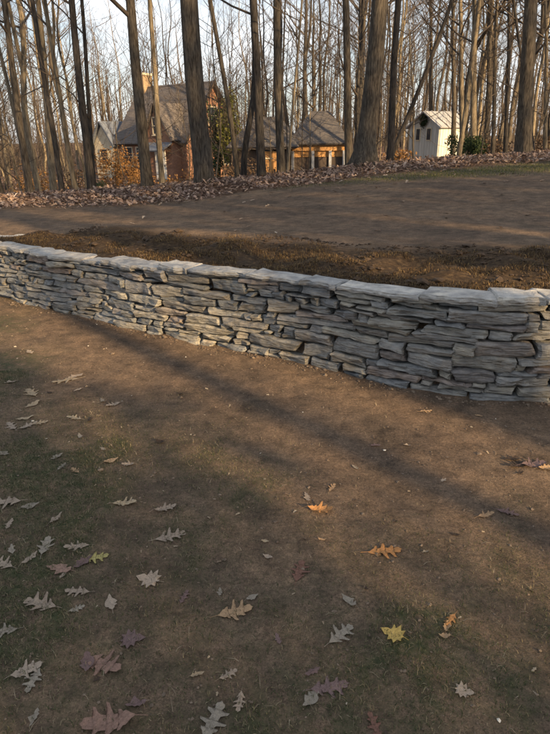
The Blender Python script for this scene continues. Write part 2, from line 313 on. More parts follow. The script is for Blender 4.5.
# ------------------------------------------------------------------ dry-stacked wall: every stone an object
wall = tag(empty('stone_wall', (*wall_at(U_FACE_END/2)[0], 0)), 'long dry-stacked grey ledge-stone retaining wall with pale flat capstones brightened for sky reflection', 'wall')
WL = Vector(wall.location)
def stone_mesh(Ln, H, D, r, rough=1.0):
    nxs = int(np.clip(round(Ln/.045), 3, 9)); nzs = 4 if H > .05 else 3
    j = lambda a: r.uniform(-a, a)
    sl = min(.035, Ln*.16)
    c = [np.array([-Ln/2+max(-.004, j(sl)), -H/2+j(.006)]), np.array([Ln/2+min(.004, j(sl)), -H/2+j(.006)]), np.array([Ln/2+min(.004, j(sl)), H/2+j(.006)]), np.array([-Ln/2+max(-.004, j(sl)), H/2+j(.006)])]
    V = []; tilt = j(.012); tiltx = j(.02); ph = [r.uniform(0, 6.3) for _ in range(6)]
    A = np.linspace(0, 1, nxs+1); B = np.linspace(0, 1, nzs+1)
    A[1] = min(.12, .014/Ln*1.2); A[-2] = 1-A[1]; B[1] = .16; B[-2] = .86
    for ib, b in enumerate(B):
        for ia, a in enumerate(A):
            p = c[0]*(1-a)*(1-b)+c[1]*a*(1-b)+c[2]*a*b+c[3]*(1-a)*b
            edge = ia in (0, nxs) or ib in (0, nzs)
            w = .0045*math.sin(a*7+ph[0])+.003*math.sin(a*17+ph[1])+j(.0035)
            z = p[1]+(w if b > .5 else -w)*abs(2*b-1)
            x = p[0]+.006*math.sin(b*5+ph[2])+j(.003)
            y = tilt*(b-.5)*2+tiltx*(a-.5)*2+.008*math.sin(a*5+ph[3])*rough+.005*math.sin(b*4+a*9+ph[4])+j(.0095)*rough
            if edge: y += .009+abs(j(.014))
            if (ia in (0, nxs)) and (ib in (0, nzs)): y += .008; x *= .985
            V.append((x, -y*1.0, z))
    V = [(x, y+.0, z) for x, y, z in V]
    F = []; n1 = nxs+1
    for ib in range(nzs):
        for ia in range(nxs): k = ib*n1+ia; F.append((k, k+n1, k+n1+1, k+1))
    ring = [ia for ia in range(n1)]+[ib*n1+nxs for ib in range(1, nzs+1)]+[nzs*n1+ia for ia in range(nxs-1, -1, -1)]+[ib*n1 for ib in range(nzs-1, 0, -1)]
    b0 = len(V)
    for k in ring: x, y, z = V[k]; V.append((x*.96, -D+j(.01), z*.93))
    m = len(ring)
    for q in range(m): F.append((ring[q], ring[(q+1) % m], b0+(q+1) % m, b0+q))
    F.append(tuple(b0+q for q in range(m-1, -1, -1)))
    return V, F
# Local stone frame: x along the wall (right to left), +y outward, z up
def place(name, V, F, u, z, out, rot, yaw=0):
    o = mesh_obj(name, V, F, M['stone'], wall, smooth_=True, sharp=26)
    p, t, n = wall_at(u)
    m = Matrix(((t[0], n[0], 0), (t[1], n[1], 0), (0, 0, 1))) @ Matrix.Rotation(yaw, 3, 'Z') @ Matrix.Rotation(rot, 3, 'Y')
    loc = Vector((p[0]+n[0]*out, p[1]+n[1]*out, z))-WL
    mm = m.to_4x4(); mm.translation = loc; o.matrix_local = mm; return o
def build_wall():
    r = random.Random(21); GAP = .007
    segs = [[0.0, WALL_LEN, -.03]]                            # skyline: u0, u1, z
    CAP = .045; n = 0; du_rub = [(2.9, 3.25)]
    stones = []; ends = []
    while True:
        k = min((i for i in range(len(segs)) if segs[i][2] < wall_top((segs[i][0]+segs[i][1])/2)-CAP-.012), key=lambda i: (segs[i][2]), default=None)
        if k is None: break
        u0, u1, z = segs[k]; w = u1-u0; top = wall_top((u0+u1)/2)-CAP
        nb = [segs[q][2] for q in (k-1, k+1) if 0 <= q < len(segs)]; low_nb = min(nb) if nb else 1e9
        hidden = (u0+u1)/2 > U_FACE_END+.75
        rub = any(a-.05 < u0+.1 < b for a, b in du_rub) and .08 < z < .5
        if w < .055:                                            # close narrow notch
            if low_nb < 1e8:
                h = low_nb-z
                if h > .02 and w > .02: stones.append((u0, u1, z, min(top, low_nb)))
                segs[k][2] = low_nb
            else: segs[k][2] = top
        else:
            if rub: Ln = r.uniform(.06, .13); H = r.uniform(.03, .06)
            elif hidden: Ln = r.uniform(.2, .34); H = r.uniform(.08, .12)
            else:
                H = r.choice([.034, .042, .05, .058, .066, .075, .085, .095, .108])*r.uniform(.9, 1.1)
                Ln = r.uniform(.17, .40)+max(0, H-.04)*r.uniform(0, 2.4)
                if r.random() < .2: Ln = r.uniform(.34, .52); H = min(H, .075)
                if r.random() < .12: Ln = r.uniform(.08, .14)
                if abs(u0-U_FACE_END) < .9: Ln *= .75
                if z < .02: H = max(H, .06); Ln = max(Ln, .2)
            if w-Ln < .07: Ln = w if w < Ln*1.5 or w < .16 else w*.5
            for zz in nb:                                       # bring up level with a neighbour when close
                if abs(z+H-zz) < .016 or (.03 < zz-z < .105 and r.random() < .4): H = zz-z
            if z+H > top-.028: H = top-z
            if H > .11 and top-z > .07 and z+H > top-.002: H = (top-z)*.5
            if H > .085 and Ln < .24: H *= .5
            side = r.random() < .5
            for _ in range(10):                                 # stagger the joint over those below
                e1 = u0+Ln if side else u1-Ln
                if Ln >= w-.001 or not any(abs(e1-q) < .05 and abs(zq-z) < .03 for q, zq in ends): break
                Ln = min(w, Ln*r.uniform(.75, 1.35)); side = r.random() < .5
                if w-Ln < .07: Ln = w
            a, b = (u0, u0+Ln) if side else (u1-Ln, u1); ends += [(a, z+H), (b, z+H)]
            stones.append((a, b, z, z+H))
            new = []
            if a > u0+1e-6: new.append([u0, a, z])
            new.append([a, b, z+H])
            if b < u1-1e-6: new.append([b, u1, z])
            segs[k:k+1] = new
        q = 0
        while q < len(segs)-1:                                  # merge level neighbours
            if abs(segs[q][2]-segs[q+1][2]) < .009: segs[q][1] = segs[q+1][1]; segs[q][2] = max(segs[q][2], segs[q+1][2]); del segs[q+1]
            else: q += 1
    for a, b, z0, z1 in stones:
        Ln, H = b-a, z1-z0
        V, F = stone_mesh(Ln-GAP*r.uniform(.5, 1.6), max(.012, H-GAP*r.uniform(.4, 1.3)), r.uniform(.10, .13), r)
        place('stone', V, F, (a+b)/2, (z0+z1)/2, r.uniform(-.018, .014)-.10*((z0+z1)/2), r.uniform(-.028, .028) if Ln > .12 else r.uniform(-.12, .12), r.uniform(-.04, .04))
    # capstones
    u = -.02
    while u < WALL_LEN-.05:
        Ln = r.uniform(.26, .62) if u < U_FACE_END-.3 else r.uniform(.18, .28)
        Ln = min(Ln, WALL_LEN-u)
        dep = r.uniform(.19, .27); th = r.uniform(.026, .050); m = 9; outer = []
        p = []
        for q in range(m+1): f = q/m; p.append((-Ln/2+.006+f*(Ln-.012), .020+.016*math.sin(f*6+u*3)+r.uniform(-.013, .013)))
        if True:
            for q in range(1, 3): p.append((Ln/2-.006+r.uniform(-.006, .006), .02-dep*q/3))
        for q in range(5): f = q/4; p.append((Ln/2-f*Ln, -dep+r.uniform(-.03, .03)))
        for q in range(2, 0, -1): p.append((-Ln/2+.006+r.uniform(-.006, .006), .02-dep*q/3))
        V = []; N = len(p); ch = .009
        cx = sum(x for x, _ in p)/N; cy = sum(y for _, y in p)/N
        for (x, y) in p: V.append((x, y-.008, r.uniform(-.006, .003)))
        for (x, y) in p: V.append((x, y, th*.45+r.uniform(-.006, .006)))
        for (x, y) in p: V.append((x-.004*np.sign(x-cx), y-(.006 if y > cy else -.006), th-ch+r.uniform(-.004, .003)))
        for (x, y) in p: V.append((cx+(x-cx)*.93, cy+(y-cy)*.90, th+r.uniform(-.003, .004)))
        V.append((cx, cy, th+.002))
        F = []
        for lv in range(3):
            for q in range(N): q2 = (q+1) % N; F.append((lv*N+q, lv*N+N+q, lv*N+N+q2, lv*N+q2))
        for q in range(N): F.append((3*N+q, 4*N, 3*N+(q+1) % N))
        F.append(tuple(range(N)))
        # the outline above runs clockwise or not: make faces consistent
        o = place('capstone', V, F, u+Ln/2, wall_top(u+Ln/2)-CAP+.004, -.055, r.uniform(-.02, .02), r.uniform(-.04, .04)); o.data.materials[0] = M['cap']
        u += Ln
    return len(stones)
NST = build_wall(); print('stones', NST, 'wall length', round(WALL_LEN, 2))

# ------------------------------------------------------------------ trees
def tree_geo(base, top_pt, H, r0, r, nb=16, start=.32, sub=5, twig=4, wob=.03, flare=.7, fork=False, low=0, sides=12):
    """trunk and crown tubes; base/top_pt give the lean, H the total height"""
    base = np.array(base, float); d = np.array(top_pt, float)-base; d /= d[2]
    tr = TB(); cr = TB()
    hs = np.concatenate([[-.25, 0, .06, .14, .28, .5, .85], np.linspace(1.3, H, 20)])
    ph = [r.uniform(0, 6.28) for _ in range(6)]
    def P(h): 
        w = wob*min(1, max(h, 0)/1.5)
        return base+d*h+np.array([w*math.sin(h*.55+ph[0])+w*.6*math.sin(h*1.3+ph[1]), w*math.sin(h*.5+ph[2])+w*.6*math.sin(h*1.2+ph[3]), 0])
    def rad(h): return r0*max(.07, (1-.93*max(h, 0)/H)**.85)
    kk = r.choice([3, 4, 5])
    def mod(th, n):
        h = np.maximum(hs[:n], 0)[:, None]; f = np.exp(-h/(.22+r0*.5))
        return 1+f*flare*(.55+.45*np.cos(kk*th[None, :]+ph[4]))+.035*np.sin(3*th[None, :]+h*.9+ph[5])+.02*np.sin(7*th[None, :]+h*2.3)
    tr.tube([P(h) for h in hs], [rad(h) for h in hs], sides, mod=mod)
    def limb(p0, dirv, ln, ra, k, n, up, lev):
        pts = [p0]; dv = dirv/np.linalg.norm(dirv)
        for q in range(n):
            dv = dv+np.array([r.gauss(0, .16), r.gauss(0, .16), up+r.gauss(0, .10)]); dv /= np.linalg.norm(dv); pts.append(pts[-1]+dv*ln/n)
        cr.tube(pts, np.linspace(ra, ra*.25, n+1), k); return pts
    def branch(h, ln, ra, up=.08):
        a = r.uniform(0, 6.28); el = r.uniform(.25, .9)
        pts = limb(P(h), np.array([math.cos(a), math.sin(a), el]), ln, ra, 5, 6, up, 0)
        for s in range(sub):
            q = r.randint(2, 6); b = r.uniform(0, 6.28); dv = pts[min(q, 6)]-pts[q-1]; dv = dv/np.linalg.norm(dv)+.9*np.array([math.cos(b), math.sin(b), r.uniform(-.2, .7)])
            p2 = limb(pts[q], dv, ln*r.uniform(.3, .55), ra*.42, 4, 4, .06, 1)
            for s2 in range(twig):
                q2 = r.randint(1, 4); b = r.uniform(0, 6.28); dv = p2[q2]-p2[q2-1]; dv = dv/np.linalg.norm(dv)+1.0*np.array([math.cos(b), math.sin(b), r.uniform(-.3, .7)])
                limb(p2[q2], dv, ln*r.uniform(.14, .30), ra*.17, 3, 3, .05, 2)
    for q in range(nb):
        h = H*(start+(1-start)*((q+r.random())/nb)*.97); branch(h, (H-h)*r.uniform(.28, .5)+.7, max(.012, rad(h)*r.uniform(.3, .55)))
    for q in range(low): branch(r.uniform(1.2, 6), r.uniform(1.0, 2.6), r.uniform(.008, .02), .0)
    if fork:
        h = fork[0]; pts = [P(h)]; f = np.array(fork[1], float); n = 10
        for q in range(1, n+1): pts.append(P(h)+np.array([f[0]*q/n*H*.5, f[1]*q/n*H*.5, H*.55*q/n])+np.array([.1*math.sin(q*.9), 0, 0]))
        tr.tube(pts, np.linspace(rad(h)*.72, rad(h)*.1, n+1), 8)
    return tr, cr
def unique_tree(label, x0, x1, wpx, Y, bark='bark', basey=176, H=None, name='bare_tree', group='bare trees at the edge of the woods', **kw):
    r = random.Random(int(x0*31+x1*7+wpx))
    A = at_y(x0, basey, Y); z = hz(A[0], Y); T = at_y(x1, 0, Y)
    slope = (T-A)/(T[2]-A[2]); B = np.array([A[0]+slope[0]*(z-A[2]), Y, z])
    depth = Y/1.06
    rr = wpx*depth/FPX/2*(.94 if wpx > 12 else .84); kw.setdefault('flare', .38)
    H = H or np.clip(rr*70, 11, 19)*r.uniform(.9, 1.1)
    lean_y = r.uniform(-.02, .02)
    tr, cr = tree_geo((0, 0, 0), (slope[0], lean_y, 1), H, rr, r, **kw)
    o = empty(name, B); tr.build('trunk', M[bark], o); cr.build('crown', M['twig'], o)
    return tag(o, label, 'tree', group)
T = unique_tree
T('slim brown tree leaning out at the far end of the leaf bank', 30, 4, 8.5, 14.0, 'bark', 190, low=2)
T('thin pale sunlit tree leaning beside the slim brown tree', 31, -10, 5, 15.5, 'bark_pale_sunlit', 188, low=1)
T('dark straight leaning trunk crossing in front of a pale sunlit tree', 62, 32, 6.5, 13.4, 'bark_dark', 191, low=1)
T('pale yellowish sunlit tree behind the dark leaning trunk', 53, 39, 8, 16.5, 'bark_pale_sunlit', 187)
T('pale sunlit forked tree with two slender stems near the dark twin trunks', 76, 47, 6, 14.8, 'bark_pale_sunlit', 189, fork=(3.0, (.06, 0)), wob=.06)
T('dark grey tree, thicker of the twin trunks standing close together', 92, 70, 9.5, 13.6, 'bark_dark', 190)
T('dark thin tree, slimmer of the twin trunks standing close together', 94, 82, 5.5, 14.2, 'bark_dark', 189, low=1)
T('tall grey-brown tree in front of the brick house roof', 147, 129, 12.5, 14.0, 'bark', 185, low=1)
T('slim sunlit pinkish-tan tree between two thick trunks before the house', 162, 151, 6.5, 15.0, 'bark_pale_sunlit', 184)
T('thickest straight tree trunk, before the brick gable of the house', 205, 190, 20.5, 12.9, 'bark', 181, flare=.3, sides=18)
T('slender tree leaning towards the thick trunk beside the ivy', 238, 212, 6, 14.5, 'bark', 176)
T('crooked grey tree beside the dark upright trunk before the outbuilding', 244, 249, 7.5, 14.8, 'bark_dark', 176, wob=.12)
T('dark bluish upright trunk at the left corner of the wooden outbuilding', 262, 255, 10.5, 14.0, 'bark_dark', 178)
T('brown upright trunk rising before the hipped roof of the outbuilding', 281, 276, 10, 14.2, 'bark', 176)
T('thin pale sapling slanting across the outbuilding roof', 287, 302, 3.4, 13.8, 'bark_pale_sunlit', 177, H=7, nb=8)
T('forked tree standing behind the outbuilding roof ridge', 305, 306, 7, 36, 'bark', 168, fork=(6.0, (.14, 0)), start=.45)
T('straight slim tree just behind the outbuilding roof ridge', 315, 313, 6, 37, 'bark', 168, low=2)
T('grey upright trunk at the right end of the wooden outbuilding', 349, 347, 9.5, 15.0, 'bark', 172)
T('big tree with wide flared foot between the outbuilding and the playhouse', 364, 378, 19, 13.6, 'bark', 175, flare=1.1, sides=18)
T('dark tree close beside the big flared tree', 389, 400, 8.5, 15.0, 'bark_dark', 170)
T('thin dark tree slanting steeply in front of the white playhouse', 386, 452, 5.5, 15.6, 'bark_dark', 170, low=3)
T('thin grey tree rising behind the playhouse roof', 433, 431, 5.5, 34, 'bark', 160)
T('brown slender tree beside the right wall of the playhouse', 453, 453, 6, 27, 'bark', 160, low=2)
T('pinkish sunlit slender tree right of the playhouse', 462, 461, 6.5, 22, 'bark_pale_sunlit', 158)
T('tan upright tree behind the dark evergreen bush', 473, 474, 8, 21, 'bark_pale_sunlit', 158)
T('tan slim tree between the evergreen bush and the big dark trunk', 486, 490, 6.5, 23, 'bark', 157)
T('slim grey tree second from the big dark trunk', 492, 498, 5, 19, 'bark', 158, low=2)
T('slim grey tree next to the big dark trunk', 505, 508, 5, 20, 'bark_dark', 157, low=1)
T('big dark brown trunk standing on the grassy end of the leaf bank', 523, 530, 15, 15.0, 'bark', 160, flare=.6, sides=16)
T('thin dark tree slanting away behind the big dark trunk', 534, 516, 4, 17.5, 'bark_dark', 160, low=2)
T('pale thin tree beyond the big dark trunk', 545, 546, 5, 21, 'bark_pale_sunlit', 156, low=1)

def dup(o, parent=None, **kw):
    c = o.copy(); COL.objects.link(c); c.parent = parent
    for ch in o.children: dup(ch, c)
    return c
PROTO = []
for q in range(9):
    r = random.Random(100+q); H = r.uniform(15, 20); o = empty('slender_tree')
    tr, cr = tree_geo((0, 0, 0), (r.uniform(-.03, .03), r.uniform(-.03, .03), 1), H, r.uniform(.055, .125), r, nb=16, start=.22 if q % 3 else .35, low=2, wob=.14, sides=8, flare=.3, fork=(r.uniform(3, 7), (r.uniform(-.1, .1), r.uniform(-.1, .1))) if q % 4 == 1 else False)
    tr.build('trunk', M[['bark', 'bark_dark', 'bark_pale_sunlit'][q % 3]], o); cr.build('crown', M['twig'], o); PROTO.append(o)
used = set()
def put_copy(protos, q, x, y, rz, sc, label, cat, group, z=None):
    p = protos[q]; o = p if id(p) not in used else dup(p); used.add(id(p))
    o.location = (x, y, hz(x, y)-.02 if z is None else z); o.rotation_euler = (0, 0, rz); o.scale = (sc,)*3; return tag(o, label, cat, group)
r = random.Random(5); spots = []
def blocked(x, y):                      # keep the view of the buildings open: no trunk before them
    a, _ = px_of((x, y, 1.5))
    return (98 < a < 246 and y < 52) or (236 < a < 352 and y < 40) or (398 < a < 460 and y < 36)
tries = 0
while len(spots) < 135 and tries < 9000:
    tries += 1
    y = 17+43*r.random()**.85; x = r.uniform(-.60*y-1, .58*y+1)
    if blocked(x, y) or any((x-a)**2+(y-b)**2 < 1.1 for a, b in spots): continue
    a, _ = px_of((x, y, 1.5))
    if a < 110 and r.random() < .25: continue
    if y < 20 and r.random() < .5: continue
    spots.append((x, y))
def region(x, y):
    a, _ = px_of((x, y, 1.5))
    for lim, s_ in ((40, 'past the slim brown tree'), (100, 'behind the dark twin trunks'), (246, 'behind the brick house'), (360, 'behind the wooden outbuilding'), (400, 'behind the big flared tree'), (462, 'behind the white playhouse'), (515, 'behind the evergreen bush'), (9999, 'past the big dark trunk')):
        if a < lim: return s_
def wood_label(k, x, y):
    return ['grey-brown', 'dark', 'pale-barked'][k % 3]+(' forked' if k % 4 == 1 else '')+' slender bare tree '+('deep in' if y > 38 else 'in')+' the woods '+region(x, y)
for q, (x, y) in enumerate(spots):
    k = q if q < 9 else r.randrange(9)
    put_copy(PROTO, k, x, y, r.uniform(0, 6.28), r.uniform(.7, 1.1), wood_label(k, x, y), 'tree', 'slender bare trees in the woods')
SAP = []
for q in range(5):
    r2 = random.Random(300+q); o = empty('sapling')
    tr, cr = tree_geo((0, 0, 0), (r2.uniform(-.12, .12), r2.uniform(-.1, .1), 1), r2.uniform(4.5, 7.5), r2.uniform(.02, .035), r2, nb=15, start=.12, sub=5, twig=4, wob=.12, flare=.2, sides=6)
    tr.build('trunk', M['bark_pale_sunlit' if q % 2 else 'bark'], o); cr.build('crown', M['twig'], o); SAP.append(o)
k = 0; tries = 0
while k < 60 and tries < 3000:
    tries += 1
    y = r.uniform(14.5, 46); x = r.uniform(-.58*y, .56*y); a, _ = px_of((x, y, 1.5))
    if (blocked(x, y) and r.random() < .4): continue
    put_copy(SAP, k if k < 5 else r.randrange(5), x, y, r.uniform(0, 6.28), r.uniform(.7, 1.3), 'thin twiggy sapling among the trunks '+region(x, y), 'sapling', 'saplings in the woods'); k += 1
# the far wood: reads as one mass of stems and twigs
fw = TB(); rf = random.Random(9)
for q in range(520):
    y = rf.uniform(62, 125); x = rf.uniform(-.62*y, .62*y); b = np.array([x, y, hz(x, y)-.3]); H = rf.uniform(9, 17); r0 = rf.uniform(.05, .16)
    lean = np.array([rf.gauss(0, .04), rf.gauss(0, .03), 1]); fw.tube([b, b+lean*H*.35, b+lean*H*.7+np.array([rf.gauss(0, .2), 0, 0]), b+lean*H], [r0, r0*.8, r0*.5, r0*.1], 5)
    for s in range(9):
        h = H*rf.uniform(.12, .95); a = rf.uniform(0, 6.28); p = b+lean*h; ln = rf.uniform(1.2, 3.2); dv = np.array([math.cos(a), math.sin(a), rf.uniform(.3, 1.2)])*ln*.6
        fw.tube([p, p+dv*.5+np.array([0, 0, .1]), p+dv+np.array([0, 0, .4])], [.035, .022, .008], 3)
        for s2 in range(3):
            a = rf.uniform(0, 6.28); p2 = p+dv*rf.uniform(.3, .95); fw.tube([p2, p2+np.array([math.cos(a), math.sin(a), rf.uniform(0, 1.1)])*rf.uniform(.5, 1.2)], [.016, .006], 3)
for q in range(1300):
    y = rf.uniform(54, 95); x = rf.uniform(-.62*y, .62*y); b = np.array([x, y, -1.6 if x < 2 else -.2]); H = rf.uniform(2.5, 6.5)
    lean = np.array([rf.gauss(0, .16), rf.gauss(0, .1), 1]); r0 = rf.uniform(.015, .045); fw.tube([b, b+lean*H*.5, b+lean*H], [r0, r0*.7, r0*.15], 3)
    for s in range(5):
        a = rf.uniform(0, 6.28); p = b+lean*H*rf.uniform(.2, .9); fw.tube([p, p+np.array([math.cos(a), math.sin(a), rf.uniform(.1, 1.4)])*rf.uniform(.5, 1.3)], [.014, .005], 3)
tag(fw.build('distant_wood', M['twig']), 'far mass of bare stems and twigs closing the view behind the buildings', 'woods', kind='stuff')

# trees behind the viewer, towards the sun: they throw the bands of shade across dirt and wall
def sunward(s, dist):
    return s*math.cos(AZ)+math.sin(AZ)*dist, s*math.sin(AZ)-math.cos(AZ)*dist
TALL = []
for q, (s_, dist, dia, lab) in enumerate([(2.12, 19, .27, 'slim'), (3.04, 24, .44, 'stout'), (3.32, 28, .44, 'tall'), (4.35, 30, .45, 'medium'), (4.8, 34, .6, 'leaning'), (5.6, 21, .8, 'broad'), (6.35, 33, .75, 'rough barked'), (7.0, 38, .6, 'dark'), (7.6, 28, .55, 'straight'), (8.6, 36, .8, 'massive'), (9.4, 30, .5, 'grey'), (10.4, 30, .6, 'upright'), (11.3, 42, .6, 'brown'), (12.2, 40, .8, 'heavy'), (13.6, 32, .6, 'lean'), (14.6, 44, .6, 'knotty'), (15.7, 38, .7, 'solid'), (17.2, 34, .7, 'old'), (18.8, 40, .7, 'crooked'), (20.6, 36, .8, 'thick'), (23, 38, .8, 'mossy')]):
    x, y = sunward(s_, dist); r2 = random.Random(500+q)
    tr, cr = tree_geo((0, 0, 0), (0, 0, 1), 24, dia/2*1.12, r2, nb=16 if s_ < 3.9 else 22, start=.66 if s_ < 3.9 else .34, wob=.04, flare=.5, sub=4, twig=3)
    o = empty('shade_tree', (x, y, hz(x, y))); tr.build('trunk', M['bark'], o); cr.build('crown', M['twig'], o)
    tag(o, lab+' bare tree on the sunward side of the dirt clearing', 'tree', 'bare trees sunward of the clearing')
def clump(n, fn, size, r, flat=.5):
    V = []; F = []
    for q in range(n):
        c = np.array(fn(r)); s = size*r.uniform(.6, 1.4); a = np.array([r.gauss(0, 1), r.gauss(0, 1), r.gauss(0, 1)]); a /= np.linalg.norm(a); b = np.cross(a, [r.gauss(0, 1), r.gauss(0, 1), r.gauss(0, 1)]); b /= np.linalg.norm(b)+1e-9
        i0 = len(V); V += [c-a*s, c-b*s*flat, c+a*s, c+b*s*flat]; F.append((i0, i0+1, i0+2, i0+3))
    return np.array(V), F
M['brush'] = mat_leaf('dead_brush', (.15, .10, .065)); M['needle'] = mat_leaf('evergreen_foliage', (.040, .062, .028)); M['ivy'] = mat_leaf('ivy_leaf', (.21, .22, .05)); M['orange_leaf'] = mat_leaf('orange_brown_leaf', (.28, .155, .062)); M['dark_green'] = mat_leaf('dark_green_leaf', (.035, .055, .03))
def conifer_fn(H, rad):
    def fn(r):
        h = r.random()**1.3*.97; ang = r.uniform(0, 6.28); rr = rad*(1-h)*(.80+.2*math.sin(ang*5+h*40))*math.sqrt(r.uniform(.1, 1)); return (rr*math.cos(ang), rr*math.sin(ang), .5+h*(H-.5)-.12*rr)
    return fn
for q, (s_, dist, rad, H) in enumerate([(-.22, 19, 3.7, 16), (-2.5, 23, 3.4, 16), (-5.4, 21, 3.4, 15), (-8.0, 23, 3.4, 16), (-11, 21, 3.4, 15)]):  # unseen spruces, added to keep the near dirt in shade
    x, y = sunward(s_, dist); o = empty('shade_spruce', (x, y, hz(x, y))); r2 = random.Random(700+q)
    V, F = clump(11000, conifer_fn(H, rad), .17, r2); mesh_obj('crown', V, F, M['needle'], o)
    tb = TB(); tb.tube([(0, 0, -.2), (0, 0, H*.5), (0, 0, H*.95)], [.2, .12, .02], 8); tb.build('trunk', M['bark_dark'], o)
    tag(o, 'tall dark unseen spruce added to shade the clearing', 'tree', 'unseen spruces added for shade')

# ------------------------------------------------------------------ buildings
def box_part(name, mat, parent, *b): return MB().box(*b).build(name, M[mat], parent)
def prism(profile, x0, x1):              # profile in (y,z), extruded along x
    n = len(profile); V = [(x0, y, z) for y, z in profile]+[(x1, y, z) for y, z in profile]
    F = [tuple(range(n-1, -1, -1)), tuple(range(n, 2*n))]+[(i, (i+1) % n, (i+1) % n+n, i+n) for i in range(n)]
    m = MB(); m.add(V, F); return m
def window(parent, x, z, w, h, y, axis='y', n=2):
    """window in a wall facing -y (axis y) or +x (axis x)"""
    o = None
    def bx(a0, a1, d0, d1, z0, z1):
        return (a0, a1, y-d1, y-d0, z0, z1) if axis == 'y' else (y+d0, y+d1, a0, a1, z0, z1)
    f = MB()
    for a0, a1, z0, z1 in ((x-w/2-.07, x-w/2, z-.07, z+h+.07), (x+w/2, x+w/2+.07, z-.07, z+h+.07), (x-w/2, x+w/2, z-.07, z), (x-w/2, x+w/2, z+h, z+h+.07), (x-w/2, x+w/2, z+h*.5-.02, z+h*.5+.02)): f.box(*bx(a0, a1, .0, .07, z0, z1))
    o = f.build('window', M['trim'], parent); MB().box(*bx(x-w/2, x+w/2, .01, .03, z, z+h*.5-.02)).build('pane', M['glass'], o); MB().box(*bx(x-w/2, x+w/2, .01, .03, z+h*.5+.02, z+h)).build('pane', M['glass'], o)
    MB().box(*bx(x-w/2-.12, x+w/2+.12, -.0, .13, z-.14, z-.07)).build('sill', M['trim'], o)
    return o
# brick house
A = at_y(188, 178, 42); zb = -1.05
house = tag(empty('brick_house', (A[0], 42, zb), R(-35)), 'steep-roofed red brick house with buff chimney and ivy, behind the trees', 'house')
Lh, Dh, EH, RH = 7.0, 6.0, 2.9, 6.5      # local: front-right corner at origin, x to the left negative, y back
prism([(0, 0), (Dh, 0), (Dh, EH), (Dh/2, RH-.12), (0, EH)], -Lh, 0).build('wall', M['brick'], house)
ov = .35; k_ = (RH-EH)/(Dh/2)
rf_ = MB(); rf_.slab([(-Lh-.2, -ov, EH-k_*ov), (.28, -ov, EH-k_*ov), (.28, Dh/2, RH), (-Lh-.2, Dh/2, RH)], .16); rf_.slab([(.28, Dh+ov, EH-k_*ov), (-Lh-.2, Dh+ov, EH-k_*ov), (-Lh-.2, Dh/2, RH), (.28, Dh/2, RH)], .16)
roof = rf_.build('roof', M['roof'], house)
for sgn in (0, 1):
    q0 = np.array([.30, -ov if not sgn else Dh+ov, EH-k_*ov-.2]); q1 = np.array([.30, Dh/2, RH-.2])
    MB().add([q0, q1, q1+[0, 0, .24], q0+[0, 0, .24], q0+[.07, 0, 0], q1+[.07, 0, 0], q1+[.07, 0, .24], q0+[.07, 0, .24]], [(0,1,2,3),(4,7,6,5),(0,4,5,1),(1,5,6,2),(2,6,7,3),(3,7,4,0)]).build('bargeboard', M['wood_dark'], roof)
ch = MB().box(-Lh-.1, -Lh+.75, Dh/2-.45, Dh/2+.45, 4.5, RH+.75).build('chimney', M['yellowbrick'], roof); 
box_part('chimney_cap', 'trim', house, -Lh-.18, -Lh+.83, Dh/2-.53, Dh/2+.53, RH+.75, RH+.9)
# front cross gable in brick, porch roof, white garage door
cg = MB(); cg.add([(-2.9, -.9, 0), (-.5, -.9, 0), (-.5, -.9, 2.9), (-1.7, -.9, 4.9), (-2.9, -.9, 2.9), (-2.9, 2.2, 0), (-.5, 2.2, 0), (-.5, 2.2, 2.9), (-1.7, 2.2, 4.9), (-2.9, 2.2, 2.9)],
       [(0,1,2,3,4), (1,6,7,2), (5,0,4,9), (2,7,8,3), (4,3,8,9), (5,9,8,7,6)]); cg.build('front_gable', M['brick'], house)
g = MB(); g.slab([(-3.15, -1.15, 2.58), (-1.7, -1.15, 5.0), (-1.7, 2.2, 5.0), (-3.15, 2.2, 2.58)][::-1], .12); g.slab([(-1.7, -1.15, 5.0), (-.25, -1.15, 2.58), (-.25, 2.2, 2.58), (-1.7, 2.2, 5.0)][::-1], .12); g.build('gable_roof', M['roof'], house)
pr = MB(); pr.slab([(-2.7, -2.0, 2.05), (-.4, -2.0, 2.05), (-.4, -.9, 2.55), (-2.7, -.9, 2.55)], .1); pr.build('porch_roof', M['roof_blue'], house)
for x in (-2.6, -.5): box_part('porch_post', 'white', house, x-.06, x+.06, -1.9, -1.78, 0, 2.0)
dr = box_part('door', 'white', house, -2.1, -1.1, -.96, -.9, 0, 2.0); box_part('pane', 'glass', dr, -1.85, -1.35, -.985, -.96, 1.2, 1.75); box_part('handle', 'wood_dark', dr, -1.22, -1.17, -1.0, -.96, .95, 1.1)
window(house, -1.7, 3.1, .7, 1.0, -.9); window(house, -4.4, 1.0, 1.0, 1.2, 0); window(house, -5.9, 1.0, 1.0, 1.2, 0)
window(house, 1.6, 1.0, 1.0, 1.2, 0, 'x'); window(house, 4.4, 1.0, 1.0, 1.2, 0, 'x'); window(house, 3.0, 3.7, .9, 1.1, 0, 'x')
